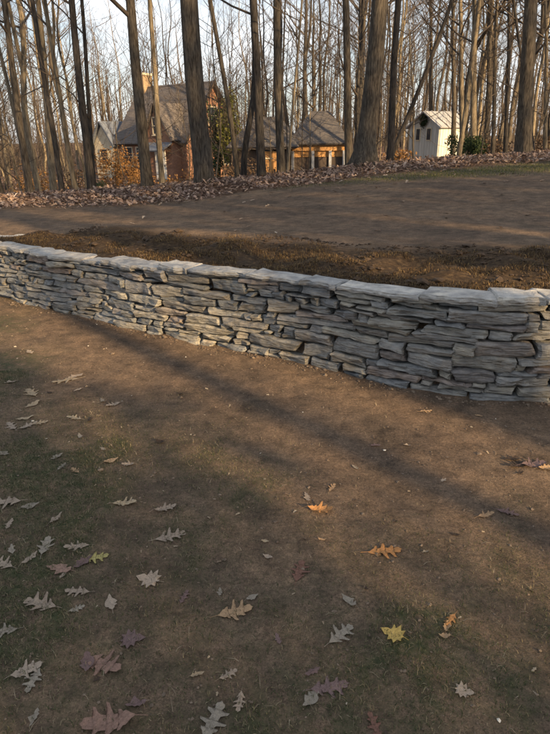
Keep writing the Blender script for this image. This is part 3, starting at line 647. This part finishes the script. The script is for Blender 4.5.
# small gabled wing with slate-blue roof
wg = MB(); x0, x1 = -9.4, -7.25; wg.add([(x0, -.2, 0), (x1, -.2, 0), (x1, -.2, 2.5), ((x0+x1)/2, -.2, 3.9), (x0, -.2, 2.5), (x0, 3.4, 0), (x1, 3.4, 0), (x1, 3.4, 2.5), ((x0+x1)/2, 3.4, 3.9), (x0, 3.4, 2.5)], [(0,1,2,3,4), (1,6,7,2), (5,0,4,9), (5,9,8,7,6), (2,7,8,3), (4,3,8,9)]); wg.build('wing_wall', M['trim'], house)
g = MB(); xm = (x0+x1)/2; g.slab([(x0-.25, -.45, 2.25), (xm, -.45, 4.02), (xm, 3.5, 4.02), (x0-.25, 3.5, 2.25)][::-1], .12); g.slab([(xm, -.45, 4.02), (x1+.25, -.45, 2.25), (x1+.25, 3.5, 2.25), (xm, 3.5, 4.02)][::-1], .12); g.build('wing_roof', M['roof_blue'], house)
window(house, xm, 1.0, .8, 1.1, -.2)

# wooden outbuilding with hipped roof and a lower wing
A = at_y(318, 172, 32); zb = hz(A[0], 33)-.05
barn = tag(empty('wooden_outbuilding', (A[0], 32, zb), R(-8)), 'cedar-sided outbuilding with dark hipped shingle roof and grey posts', 'outbuilding')
EV = 1.33-zb; RD = 2.95-zb; hw = 1.42; dp = 3.4
def hip(x0, x1, y0, y1, ze, zr, mat, name, parent, inset):
    m = MB(); a = (x0, y0, ze); b = (x1, y0, ze); c = (x1, y1, ze); d = (x0, y1, ze); ym = (y0+y1)/2; e_ = (x0+inset, ym, zr); f = (x1-inset, ym, zr)
    m.slab([a, b, f, e_], .09); m.slab([b, c, f], .09); m.slab([c, d, e_, f], .09); m.slab([d, a, e_], .09); return m.build(name, M[mat], parent)
hip(-hw-.25, hw+.25, -.3, dp+.3, EV, RD, 'roof_dark', 'roof', barn, 1.15)
box_part('core_wall', 'wood_dark', barn, -hw+.1, hw-.1, .25, dp, 0, EV-.12)
box_part('header_beam', 'wood', barn, -hw, hw, -.02, .14, EV-.36, EV-.1)
for x in (-hw+.06, -.28, hw*.45, hw-.06): box_part('post', 'post', barn, x-.07, x+.07, -.05, .1, 0, EV-.36)
for a_, b_ in ((-hw+.13, -.35), (-.21, hw*.45-.07), (hw*.45+.07, hw-.13)):
    n = max(2, int((b_-a_)/.16))
    for q in range(n):
        w = (b_-a_)/n; box_part('plank', 'wood', barn, a_+q*w+.006, a_+(q+1)*w-.006, .1+.004*(q % 2), .16, .82, EV-.36)
    box_part('half_door', 'wood_dark', barn, a_, b_, .06, .16, .02, .80)
n = 10
for q in range(n): w = (dp-.2)/n; box_part('side_plank', 'wood', barn, hw-.1, hw-.05+.004*(q % 2), .2+q*w+.006, .2+(q+1)*w-.006, 0, EV-.12)
wx0, wx1 = -4.6, -hw-.05
hip(wx0-.2, wx1+.5, -.9, dp-.4, EV-.12, RD-.25, 'roof_dark', 'wing_roof', barn, 1.2)
box_part('wing_wall', 'wood_dark', barn, wx0, wx1-.02, -.45, dp-.7, 0, EV-.3)
for q in range(6): box_part('wing_plank', 'wood', barn, wx1-1.35+q*.15, wx1-1.35+q*.15+.135, -.52-.004*(q % 2), -.45, .0, EV-.35)
window(barn, -2.15-.6, .9, .55, .7, -.45)

# white playhouse
A = at_y(422, 165, 30); zb = hz(A[0], 30.5)-.03
play = tag(empty('white_playhouse', (A[0], 30, zb), R(28)), 'small white board playhouse with pale metal gable roof and dark wreath', 'playhouse')
ztop = 2.72-zb; EP = ztop-.62; W2 = 1.05; DP = 1.7
prof = [(-W2, 0), (W2, 0), (W2, EP), (0, ztop-.06), (-W2, EP)]
# gable faces local -x; local y spans the gable
prism(prof, -.02, DP).build('wall', M['wood_white'], play)
nb_ = 11
for q in range(nb_):
    y0 = -W2+q*2*W2/nb_; y1 = y0+2*W2/nb_; f = lambda y: EP+(ztop-.08-EP)*(1-abs(y)/W2)
    V = [(-.045-.004*(q % 2), y0+.006, 0), (-.045-.004*(q % 2), y1-.006, 0), (-.045-.004*(q % 2), y1-.006, f(y1-.006)), (-.045-.004*(q % 2), y0+.006, f(y0+.006))]; V += [(-.0, y, z) for _, y, z in V]
    MB().add(V, [(0,3,2,1),(4,5,6,7),(0,1,5,4),(1,2,6,5),(2,3,7,6),(3,0,4,7)]).build('plank', M['wood_white'], play)
for q in range(10): w = DP/10; box_part('plank', 'wood_white', play, q*w+.006, (q+1)*w-.006, -W2-.03-.004*(q % 2), -W2+.002, 0, EP-.03)
kp = (ztop-EP)/W2
g = MB(); g.slab([(-.2, -W2-.2, EP-kp*.2), (DP+.15, -W2-.2, EP-kp*.2), (DP+.15, 0, ztop), (-.2, 0, ztop)], .05); g.slab([(DP+.15, W2+.2, EP-kp*.2), (-.2, W2+.2, EP-kp*.2), (-.2, 0, ztop), (DP+.15, 0, ztop)], .05); pr_ = g.build('roof', M['roof_metal'], play)
for q in range(6): x = -.1+q*.42; MB().slab([(x, -W2-.2, EP-kp*.2+.03), (x+.04, -W2-.2, EP-kp*.2+.03), (x+.04, 0, ztop+.03), (x, 0, ztop+.03)], .03).build('roof_seam', M['roof_metal'], pr_)
for y in (-.38, .38):
    w_ = box_part('window', 'trim', play, -.075, -.045, y-.17, y+.17, EP-.72, EP-.12); box_part('pane', 'glass', w_, -.088, -.075, y-.12, y+.12, EP-.67, EP-.17)
box_part('door', 'wood_white', play, 1.0, 1.5, -W2-.075, -W2-.036, .02, 1.35)
wr = empty('wreath', (0, 0, 0)); r2 = random.Random(4)
def wfn(r): a = r.uniform(0, 6.28); q = .17+r.gauss(0, .075); return (-.11+r.gauss(0, .02), q*math.cos(a), q*math.sin(a))
V, F = clump(500, wfn, .05, r2); wr_m = mesh_obj('wreath', V, F, M['dark_green']); bpy.data.objects.remove(wr)
wr_m.location = play.matrix_basis @ Vector((0, 0, EP+.18)) if False else Vector((A[0], 30, zb+EP+.18)); wr_m.rotation_euler = (0, 0, R(28)); wr_m.name = 'wreath'
tag(wr_m, 'round dark evergreen wreath hung on the playhouse gable', 'wreath')

# ------------------------------------------------------------------ shrubs
def shrub(name, label, x, y, rx, rz_, n, size, mat, seed, cat='shrub', group=None, stems=9, zoff=0):
    r2 = random.Random(seed); cen = [(r2.gauss(0, .45)*rx, r2.gauss(0, .35)*rx, rz_*r2.uniform(.25, .85), r2.uniform(.25, .5)) for _ in range(12)]
    def fn(r):
        c = r.choice(cen); d = np.array([r.gauss(0, 1), r.gauss(0, 1), r.gauss(0, 1)]); d *= c[3]*r.random()**.4/np.linalg.norm(d); return (c[0]+d[0]*rx, c[1]+d[1]*rx, max(.03, c[2]+d[2]*rz_*.8))
    V, F = clump(n, fn, size, r2); o = empty(name, (x, y, hz(x, y)+zoff)); mesh_obj('foliage', V, F, M[mat], o)
    tb = TB()
    for q in range(stems): c = r2.choice(cen); tb.tube([(c[0]*.15, c[1]*.15, -.05), (c[0]*.6, c[1]*.6, c[2]*.6), (c[0], c[1], c[2]+.2)], [.02, .015, .005], 4)
    tb.build('stems', M['twig'], o); return tag(o, label, cat, group)
A = at_y(112, 165, 30); shrub('beech_shrub', 'orange-leaved shrub lit by the sun before the house wing', A[0], 30, 1.0, 2.3, 1600, .06, 'orange_leaf', 1)
A = at_y(130, 165, 32); shrub('beech_shrub', 'lower orange-brown shrub under the house roof', A[0], 32, .9, 2.1, 1100, .06, 'orange_leaf', 2)
A = at_y(98, 170, 27); shrub('evergreen_shrub', 'low dark green shrub at the foot of the twin trunks', A[0], 27, .9, .9, 1100, .06, 'dark_green', 3)
A = at_y(134, 170, 26); shrub('evergreen_shrub', 'low dark green shrub at the foot of the orange shrubs', A[0], 26, .8, .75, 900, .06, 'dark_green', 12)
A = at_y(229, 170, 37.5); shrub('ivy_bush', 'tall yellow-green ivy climbing the sunlit brick gable', A[0], 37.5, .8, 4.8, 3600, .09, 'ivy', 4)
A = at_y(218, 170, 38.0); shrub('holly_bush', 'dark green holly growing against the brick gable beside the ivy', A[0], 38.2, .75, 4.4, 2400, .09, 'needle', 5)
A = at_y(466, 160, 20); shrub('yew_bush', 'dark spreading evergreen bush right of the white playhouse', A[0], 20, .62, .85, 1700, .045, 'needle', 6)
for q, (px, Y, w, h) in enumerate([(20, 24, 1.2, 1.2), (45, 26, 1.4, 1.4), (70, 27, 1.2, 1.3), (160, 30, 1.0, .9), (240, 25, .9, 1.0), (262, 25, .8, .9), (395, 24, .9, .7), (500, 22, 1.2, .7), (540, 23, 1.2, .8)]):
    A = at_y(px, 165, Y); shrub('brown_brush', 'dead brown undergrowth brush among the trunks', A[0], Y, w*1.3, h*1.3, 800, .055, 'orange_leaf' if q % 3 == 0 else 'brush', 40+q, 'brush', 'brown brush in the woods', stems=26) if 'brush' in M else None

# ------------------------------------------------------------------ leaves
def oak_outline(seed, lobes=3):
    r2 = random.Random(seed); pts = [[], []]
    sinus = r2.uniform(.11, .19)
    for side in (0, 1):
        out = [(.0, .012), (.07, .05)]
        for q in range(lobes):
            c = [.24, .47, .70][q]+r2.uniform(-.03, .03); env = [.22, .36, .26][q]*r2.uniform(.85, 1.15); w = .085
            out += [(c-w, sinus*.8+.02*r2.random()), (c-.03, env*.66), (c+.01, env*.93), (c+.07, env), (c+.05, env*.80), (c+.065, env*.64), (c+.045, env*.42)]
            out += [(c+.08, sinus*(.85 if q < 2 else .7))]
        out += [(.88, .12), (.94, .10), (.95, .05), (1.0, .0)]
        pts[side] = out
    return pts
def leaf_geo(kind, seed, curl=.0):
    r2 = random.Random(seed)
    if kind == 'maple':
        pts = [[(0, .02), (.10, .10), (.02, .30), (.20, .26), (.28, .52), (.42, .30), (.55, .44), (.60, .16), (.74, .20), (1.0, 0)]]*2
    elif kind == 'plain': pts = [[(0, .02)]+[(t+r2.uniform(-.03, .03), max(.05, .26*math.sin(math.pi*t**.8)*r2.uniform(.35, 1.35))) for t in (.1, .2, .3, .42, .54, .66, .78, .88)]+[(1, 0)] for _ in (0, 1)]
    else: pts = oak_outline(seed)
    V = []; F = []
    bend = curl*r2.uniform(-.2, .9); cup = curl*r2.uniform(-.5, .75); tw = r2.uniform(-.5, .5)*curl
    def lift(x, y): return bend*(x-.45)**2*1.2+cup*abs(y)**1.5*1.6+tw*(x-.5)*y*2+.012*math.sin(x*11+seed)+.03*curl*math.sin(y*17+x*5+seed)
    for side, sg in ((0, 1), (1, -1)):
        p = pts[side]; b = len(V)
        mxs = np.maximum.accumulate([q_[0]-.10*q_[1] for q_ in p]); mxs = [min(1, max(0, float(a)+.0005*i)) for i, a in enumerate(mxs)]
        for a, (x, y) in zip(mxs, p): V.append((a, 0, lift(a, 0)))
        for a, (x, y) in zip(mxs, p): V.append(((x+a)/2, y*.5*sg, lift((x+a)/2, y*.5)))
        for x, y in p: V.append((x, y*sg, lift(x, y)))
        n = len(p)
        for row in (0, 1):
            for q in range(n-1): f = (b+row*n+q, b+row*n+q+1, b+row*n+n+q+1, b+row*n+n+q); F.append(f if sg > 0 else f[::-1])
    i0 = len(V); V += [(-.22, .008, .01), (-.22, -.008, .01), (.02, -.008, lift(0, 0)+.006), (.02, .008, lift(0, 0)+.006), (-.22, 0, .022), (.02, 0, lift(0, 0)+.016)]
    F += [(i0, i0+3, i0+5, i0+4), (i0+1, i0+4, i0+5, i0+2)]
    V = [(x-.45, y, z) for x, y, z in V]; zm = min(v[2] for v in V); return [(x, y, z-zm) for x, y, z in V], F
LC = dict(pale=(.30, .25, .205), tan=(.36, .25, .155), pink=(.25, .165, .135), red=(.17, .095, .075), orange=(.38, .20, .085), yellow=(.50, .38, .13), grey=(.25, .225, .19), purple=(.15, .105, .105), dark=(.05, .038, .032), straw=(.34, .28, .20), lime=(.36, .33, .14))
for k, c in LC.items(): M['leaf_'+k] = mat_leaf('fallen_leaf_'+k, c)
LM = {}
def leaf(px, py, lenpx, rot, kind='oak', col='pale', curl=.35, label=None, seed=None, tilt=(0, 0), group=None):
    P = on_ground(px, py); depth = np.linalg.norm(P-[0, 0, CAMH])*.97; s = lenpx/FPX*depth*.92; curl = curl*(.75 if kind != 'plain' else 1.5)
    seed = (int(px)*7+int(py)) % 9 if seed is None else seed; key = (kind, seed, round(curl, 2), col)
    if key not in LM:
        V, F = leaf_geo(kind, seed, curl); me = bpy.data.meshes.new('fallen_leaf'); me.from_pydata(V, [], F); me.materials.append(M['leaf_'+col]); me.polygons.foreach_set('use_smooth', [True]*len(F)); LM[key] = me
    o = bpy.data.objects.new('fallen_leaf', LM[key]); COL.objects.link(o); o.location = (P[0], P[1], P[2]+.003); o.scale = (s,)*3; o.rotation_euler = (R(tilt[0]), R(tilt[1]), R(rot))
    if not label: rr_ = random.Random(int(px*13+py)); o.rotation_euler.z += R(rr_.choice([0, 180, 90])+rr_.uniform(-45, 45)); o.scale.y *= rr_.uniform(.75, 1.1)
    kn = {'oak': 'oak leaf', 'maple': 'maple leaf', 'plain': 'oval leaf'}[kind]
    cn = {'pale': 'pale beige', 'tan': 'tan', 'pink': 'pinkish-brown', 'red': 'dark reddish-brown', 'orange': 'orange-brown', 'yellow': 'bright yellow', 'grey': 'greyish', 'purple': 'purplish-brown', 'dark': 'blackened', 'straw': 'straw-coloured', 'lime': 'greenish-yellow'}[col]
    where = 'on mossy grass' if py > 500 and px < 330 else 'on bare dirt'
    return tag(o, label or f'{cn} curled {kn} fallen {where}', 'leaf', group or 'fallen leaves on the ground')
featured = [
 (170,539,34,20,'oak','pale',.5,'large pale lobed oak leaf, isolated on mossy dirt'), (149,582,26,170,'maple','pale',.3,None), (95,562,27,15,'oak','lime',.4,'greenish-yellow leaf overlapping a dull purple leaf on grass'),
 (83,564,22,190,'plain','purple',.3,None), (60,571,28,200,'plain','pink',.3,None), (64,578,10,30,'plain','pale',.2,None), (42,607,36,165,'oak','pale',.7,'pale oak leaf raised over its own dark shadow'), (79,594,26,160,'oak','pale',.3,None),
 (77,613,16,60,'oak','grey',.3,None), (112,608,22,40,'plain','pale',.3,None), (133,645,24,10,'maple','purple',.4,'greyish purple star-shaped leaf on green grass'), (103,670,40,-20,'oak','pink',.6,'broad pinkish-brown oak leaf with curled purple tail on grass'),
 (88,668,24,175,'plain','purple',.5,None), (27,677,28,200,'oak','pale',.4,None), (35,683,26,60,'oak','grey',.4,None), (5,634,26,35,'oak','grey',.5,None), (4,567,26,30,'oak','pale',.5,None), (30,562,20,50,'plain','pale',.4,None),
 (13,553,16,10,'plain','grey',.3,None), (46,551,28,30,'oak','grey',.4,None), (78,548,26,25,'oak','pale',.4,None), (56,521,18,0,'plain','pale',.3,None), (165,512,24,-10,'oak','pale',.6,None), (8,506,30,15,'oak','pale',.4,None),
 (30,507,18,0,'plain','grey',.3,None), (10,527,16,20,'plain','pale',.3,None), (184,600,20,30,'oak','purple',.3,None), (234,617,37,15,'oak','tan',.6,'tan oak leaf with shallow lobes curled upwards on grass'), (220,594,12,40,'plain','grey',.3,None),
 (228,679,20,-50,'oak','pale',.7,None), (240,703,22,-60,'oak','pale',.6,None), (197,676,14,40,'plain','straw',.4,None), (213,727,40,10,'oak','grey',.5,None), (112,728,50,190,'oak','pink',.6,'largest pinkish-brown oak leaf, curled, beside two grey leaves'), (138,710,20,160,'plain','purple',.5,None),
 (35,720,18,80,'plain','grey',.4,None), (307,498,18,-20,'plain','pale',.4,None), (319,514,28,-10,'oak','orange',.8,'curled orange-tan leaf with dark folded edge on sunlit dirt'), (332,489,16,30,'oak','tan',.7,None), (322,543,10,30,'plain','tan',.6,None),
 (299,574,32,75,'oak','red',.35,'dark reddish-brown oak leaf pointing at the wall, on dirt'), (383,553,36,5,'oak','orange',.6,'orange-brown oak leaf with deep lobes on bare dirt'), (393,635,24,150,'maple','yellow',.3,'small bright yellow maple leaf with long stem on dirt'), (340,636,34,40,'oak','grey',.4,'greyish-green oak leaf with long narrow lobes beside grass'),
 (349,607,20,-30,'plain','grey',.4,None), (328,690,38,10,'oak','purple',.4,'dark purplish oak leaf half hidden in the grass'), (312,676,18,30,'plain','purple',.4,None), (311,700,24,15,'plain','grey',.3,None), (463,697,18,-20,'maple','pale',.5,'whitish crumpled leaf lying alone on brown dirt'), (375,730,28,60,'oak','red',.5,None),
 (450,625,20,50,'oak','orange',.7,None), (446,633,14,-20,'plain','tan',.6,None), (444,642,12,10,'plain','tan',.5,None), (485,517,20,30,'oak','tan',.5,None), (506,516,22,-15,'oak','purple',.5,None), (518,466,20,10,'oak','dark',.7,None), (532,467,26,-8,'oak','purple',.7,None), (512,462,16,40,'plain','dark',.6,None), (545,471,18,0,'oak','tan',.6,None), (520,474,10,70,'plain','dark',.5,None),
 (30,353,14,5,'plain','pale',.3,None), (11,384,12,0,'plain','pale',.3,None), (67,381,28,12,'oak','straw',.2,None), (75,378,18,10,'plain','pale',.2,None), (32,394,24,8,'oak','straw',.2,None), (33,405,20,30,'plain','straw',.2,None), (78,391,10,20,'plain','pale',.3,None), (50,394,8,0,'plain','dark',.4,None),
 (114,405,16,15,'oak','pale',.5,None), (103,402,12,10,'plain','grey',.4,None), (75,419,20,5,'oak','straw',.3,None), (90,421,12,-20,'plain','dark',.4,None), (12,427,22,5,'oak','pale',.3,None), (28,427,20,-15,'oak','pale',.3,None), (40,424,16,40,'oak','straw',.3,None), (26,419,18,20,'plain','straw',.3,None), (80,438,12,5,'plain','grey',.3,None), (103,450,10,15,'plain','pale',.3,None),
 (57,458,14,0,'plain','grey',.3,None), (111,462,16,5,'plain','tan',.4,None), (129,467,14,15,'oak','pale',.6,None), (62,470,14,30,'oak','grey',.4,None), (76,472,14,60,'oak','tan',.5,None), (160,443,12,0,'plain','dark',.6,None), (124,505,26,5,'oak','straw',.7,None), (5,455,14,10,'plain','grey',.3,None),
 (375,447,12,0,'plain','purple',.4,None), (407,447,8,0,'plain','pale',.4,None), (443,483,9,20,'plain','pale',.3,None), (395,525,6,0,'plain','dark',.4,None), (273,357,10,0,'plain','straw',.3,None), (425,413,14,10,'oak','tan',.5,None), (478,418,8,10,'plain','tan',.4,None), (180,395,8,0,'plain','dark',.4,None), (355,470,10,15,'plain','grey',.4,None),
 (455,538,9,0,'plain','dark',.3,None), (268,560,12,20,'plain','pale',.3,None), (252,600,14,70,'plain','grey',.3,None), (278,640,14,30,'plain','purple',.3,None), (265,545,9,0,'plain','straw',.3,None), (365,590,8,10,'plain','dark',.3,None), (425,555,8,10,'plain','grey',.3,None),
]
for f in featured: leaf(*f)

# leaf litter bank and scattered leaves: nobody could count them
def scatter_leaves(name, P, size, stops, matname, label, cat, seed, flat=.35):
    rg = np.random.default_rng(seed); n = len(P); a = rg.uniform(0, 6.28, n); s = size*rg.uniform(.5, 1.3, n)
    # six-point lobed leaf, folded on its midrib
    sh = np.array([(-.5, 0, 0), (-.22, .20, .1), (.05, .12, .06), (.16, .30, .14), (.5, 0, .05), (.12, -.28, .12), (.02, -.11, .05), (-.25, -.22, .12)])
    V = sh[None]*s[:, None, None]; V[..., 2] *= rg.uniform(-.5, 2.2, n)[:, None]
    tx = rg.normal(0, flat, n); ty = rg.normal(0, flat, n); V[..., 2] += V[..., 0]*tx[:, None]+V[..., 1]*ty[:, None]
    c, s_ = np.cos(a)[:, None], np.sin(a)[:, None]; X = V[..., 0]*c-V[..., 1]*s_; Y = V[..., 0]*s_+V[..., 1]*c
    W = np.stack([X, Y, V[..., 2]-V[..., 2].min(1)[:, None]*.7], -1)+P[:, None, :]
    b = np.arange(n)[:, None, None]*8; F = (np.array([(0, 1, 2), (0, 2, 4), (2, 3, 4), (0, 4, 6), (4, 5, 6), (0, 6, 7)])[None]+b).reshape(-1, 3)
    M[matname] = mat_leaf(matname, (0, 0, 0), True, stops); o = mesh_obj(name, W.reshape(-1, 3), F, M[matname])
    at = o.data.attributes.new('tint', 'FLOAT', 'POINT'); at.data.foreach_set('value', np.repeat(rg.random(n), 8)); return tag(o, label, cat, kind='stuff')
rg = np.random.default_rng(77)
def pts(n, x0, x1, y0, y1): x = rg.uniform(x0, x1, n); y = rg.uniform(y0, y1, n); return x, y
x, y = pts(95000, -10, 11, 9.5, 17.5); d = y-crest_y(x)
dens = smooth(-2.4+.10*x, -1.0+.05*x, d+.8*fbm(x, y, .9, 3, 13.))*smooth(4.3, .6, d)
keep = rg.random(len(x)) < dens*.55; x, y = x[keep], y[keep]; z = terrain(x, y)+rg.random(len(x))*.06
litter_stops = [(0, (.075, .05, .042)), (.25, (.16, .11, .092)), (.5, (.25, .18, .15)), (.75, (.33, .24, .195)), (.9, (.39, .28, .20)), (1, (.46, .39, .34))]
scatter_leaves('leaf_litter', np.stack([x, y, z], -1), .095, litter_stops, 'litter_leaf', 'deep bank of brown and russet fallen leaves along the wood edge', 'leaf litter', 5)
x, y = pts(30000, -26, 26, 17, 50); x = x*(y/50)**.6; z = terrain(x, y)+.03
scatter_leaves('woodland_litter', np.stack([x, y, z], -1), .2, litter_stops, 'woodland_leaf', 'brown leaf carpet on the floor of the woods', 'leaf litter', 6, .2)
x, y = pts(900, -6, 7, 6, 12); keep = (signed_inside(x, y) > .5) & (rg.random(len(x)) < .12+.5*smooth(9, 12, y)); x, y = x[keep], y[keep]
scatter_leaves('stray_leaves', np.stack([x, y, terrain(x, y)+.005], -1), .09, [(0, (.12, .08, .06)), (.5, (.28, .2, .14)), (1, (.42, .36, .29))], 'stray_leaf', 'stray small leaves strewn over the upper dirt', 'leaf litter', 8, .15)
x = rg.uniform(-3.5, 2.6, 1500); y = rg.uniform(.6, 6, 1500); keep = (signed_inside(x, y) < -.03) & (rg.random(1500) < .30+.7*moss_mask(x, y)); x, y = x[keep], y[keep]
scatter_leaves('leaf_crumbs', np.stack([x, y, terrain(x, y)+.002], -1), .020, [(0, (.05, .036, .03)), (.5, (.2, .15, .11)), (.85, (.34, .28, .2)), (1, (.45, .40, .33))], 'leaf_crumb', 'tiny crumbs of broken leaves strewn on the lower dirt', 'leaf crumbs', 9, .2)

# ------------------------------------------------------------------ grass, pebbles
def blades(name, x, y, hgt, wid, stops, matname, label, cat, seed, lay=.8):
    rg2 = np.random.default_rng(seed); n = len(x); z = terrain(x, y)-.003; a = rg2.uniform(0, 6.28, n); h = hgt*rg2.uniform(.4, 1.3, n); w = wid*rg2.uniform(.6, 1.4, n); ln = rg2.uniform(.2, 1, n)*lay
    dx, dy = np.cos(a), np.sin(a); px_, py_ = -dy*w, dx*w
    B = np.stack([x, y, z], -1); mid = B+np.stack([dx*h*ln*.35, dy*h*ln*.35, h*.6*(1-.3*ln)], -1); tip = B+np.stack([dx*h*ln*1.1, dy*h*ln*1.1, h*(1-.55*ln)], -1); pv = np.stack([px_, py_, 0*px_], -1)
    V = np.stack([B-pv, B+pv, mid+pv*.7, mid-pv*.7, tip], 1).reshape(-1, 3); b = np.arange(n)[:, None]*5
    F = [list(f) for f in (np.array([[0, 1, 2, 3]])+b).tolist()]+[list(f) for f in (np.array([[3, 2, 4]])+b).tolist()]
    M[matname] = mat_leaf(matname, (0, 0, 0), True, stops); o = mesh_obj(name, V, F, M[matname])
    at = o.data.attributes.new('tint', 'FLOAT', 'POINT'); at.data.foreach_set('value', np.repeat(rg2.random(n), 5)); return tag(o, label, cat, kind='stuff')
gs = [(0, (.030, .042, .020)), (.45, (.058, .072, .032)), (.7, (.10, .10, .05)), (.85, (.20, .165, .095)), (1, (.27, .23, .15))]
x = rg.uniform(-2.8, 1.8, 380000); y = rg.uniform(.35, 4.0, 380000); keep = (rg.random(len(x)) < .95*moss_mask(x, y)**1.2) & (signed_inside(x, y) < -.05); x, y = x[keep], y[keep]
blades('grass', x, y, .019, .0011, gs, 'short_grass', 'thin short grass and moss on the shaded dirt', 'grass', 31, 1.0)
x = rg.uniform(-3.2, 2.2, 26000); y = rg.uniform(.35, 5.2, 26000); keep = (rg.random(26000) < .12+.75*moss_mask(x, y)*smooth(-.25, .25, fbm(x, y, .4, 3, 61.))) & (signed_inside(x, y) < -.05); x, y = x[keep], y[keep]
blades('dead_straw', x, y, .030, .0010, [(0, (.05, .04, .03)), (.5, (.15, .12, .085)), (.85, (.26, .22, .155)), (1, (.36, .31, .23))], 'straw_blade', 'dead straw and grass scraps lying on the lower dirt', 'straw', 35, 1.75)
x = rg.uniform(-4.2, 3.2, 120000); v = rg.uniform(.30, 2.4, 120000); y = wall_y(x)+v; keep = (rg.random(len(x)) < .9*smooth(2.2, 1.4, v+.6*fbm(x, y, .5, 3, 15.))*smooth(-.15, .3, fbm(x, y, .22, 3, 21.)+.25*np.exp(-((v-.4)/.25)**2))) & (signed_inside(x, y) > .32); x, y = x[keep], y[keep]
blades('dry_grass', x, y, .038, .0022, [(0, (.03, .021, .014)), (.5, (.075, .050, .028)), (.85, (.15, .10, .048)), (1, (.26, .19, .09))], 'dry_grass_blade', 'matted brown dead grass in the bed behind the wall', 'dry grass', 32, 1.2)
x = rg.uniform(0, 9, 60000); y = rg.uniform(9.8, 12.8, 60000); gsx = smooth(.9, .2, np.abs(y-11.3)/(.5+.16*np.clip(x, 0, 9)))*smooth(-1, 4, x); keep = rg.random(len(x)) < gsx*.6; x, y = x[keep], y[keep]
blades('grass', x, y, .045, .003, [(0, (.04, .055, .02)), (.6, (.10, .115, .04)), (1, (.22, .19, .09))], 'lawn_grass', 'green grass strip beside the leaf bank', 'grass', 33, .9)
def pebbles(name, x, y, size, mat, label, seed):
    rg2 = np.random.default_rng(seed); n = len(x); s = size*rg2.lognormal(0, .5, n)
    ico = np.array([(1, 0, 0), (-1, 0, 0), (0, 1, 0), (0, -1, 0), (0, 0, 1), (0, 0, -1), (.6, .6, .5), (-.6, .6, .5), (-.6, -.6, .5), (.6, -.6, .5)])*np.array([1, .8, .6]); fc = np.array([(4, 6, 7), (4, 7, 8), (4, 8, 9), (4, 9, 6), (0, 2, 6), (2, 7, 6), (2, 1, 7), (1, 8, 7), (1, 3, 8), (3, 9, 8), (3, 0, 9), (0, 6, 9)])
    V = ico[None]*s[:, None, None]*rg2.uniform(.7, 1.3, (n, 10, 1)); a = rg2.uniform(0, 6.28, n)[:, None]; X = V[..., 0]*np.cos(a)-V[..., 1]*np.sin(a); Y = V[..., 0]*np.sin(a)+V[..., 1]*np.cos(a)
    W = np.stack([X, Y, V[..., 2]], -1)+np.stack([x, y, terrain(x, y)+s*.15], -1)[:, None, :]
    return tag(mesh_obj(name, W.reshape(-1, 3), (fc[None]+np.arange(n)[:, None, None]*10).reshape(-1, 3), M[mat]), label, 'grit', kind='stuff')
x = rg.uniform(-3.6, 2.8, 9000); y = rg.uniform(.4, 6, 9000); keep = signed_inside(x, y) < -.02; pebbles('grit', x[keep], y[keep], .0032, 'pebble', 'small grit and soil crumbs on the trodden dirt', 41)
x = rg.uniform(-3.2, 2.6, 45); y = rg.uniform(.6, 5.8, 45); keep = signed_inside(x, y) < -.02; pebbles('quartz_grit', x[keep], y[keep], .0055, 'quartz', 'pale quartz chips scattered over the dirt', 42)
u = rg.uniform(.2, U_FACE_END, 700); P = np.array([wall_at(q)[0]+wall_at(q)[2]*abs(rg.normal(0, .05))+wall_at(q)[2]*.02 for q in u]); pebbles('stone_chips', P[:, 0], P[:, 1], .006, 'pebble', 'stone chips and crumbs along the foot of the wall', 43)
x = rg.uniform(-4, 3, 5000); y = wall_y(x)+.28+rg.uniform(0, 1, 5000)**1.2*1.9; keep = (signed_inside(x, y) > .3) & (rg.random(5000) < smooth(-.1, .2, fbm(x, y, .35, 3, 51.))); pebbles('soil_clods', x[keep], y[keep], .012, 'clod', 'dark clods of turned soil in the bed behind the wall', 44)
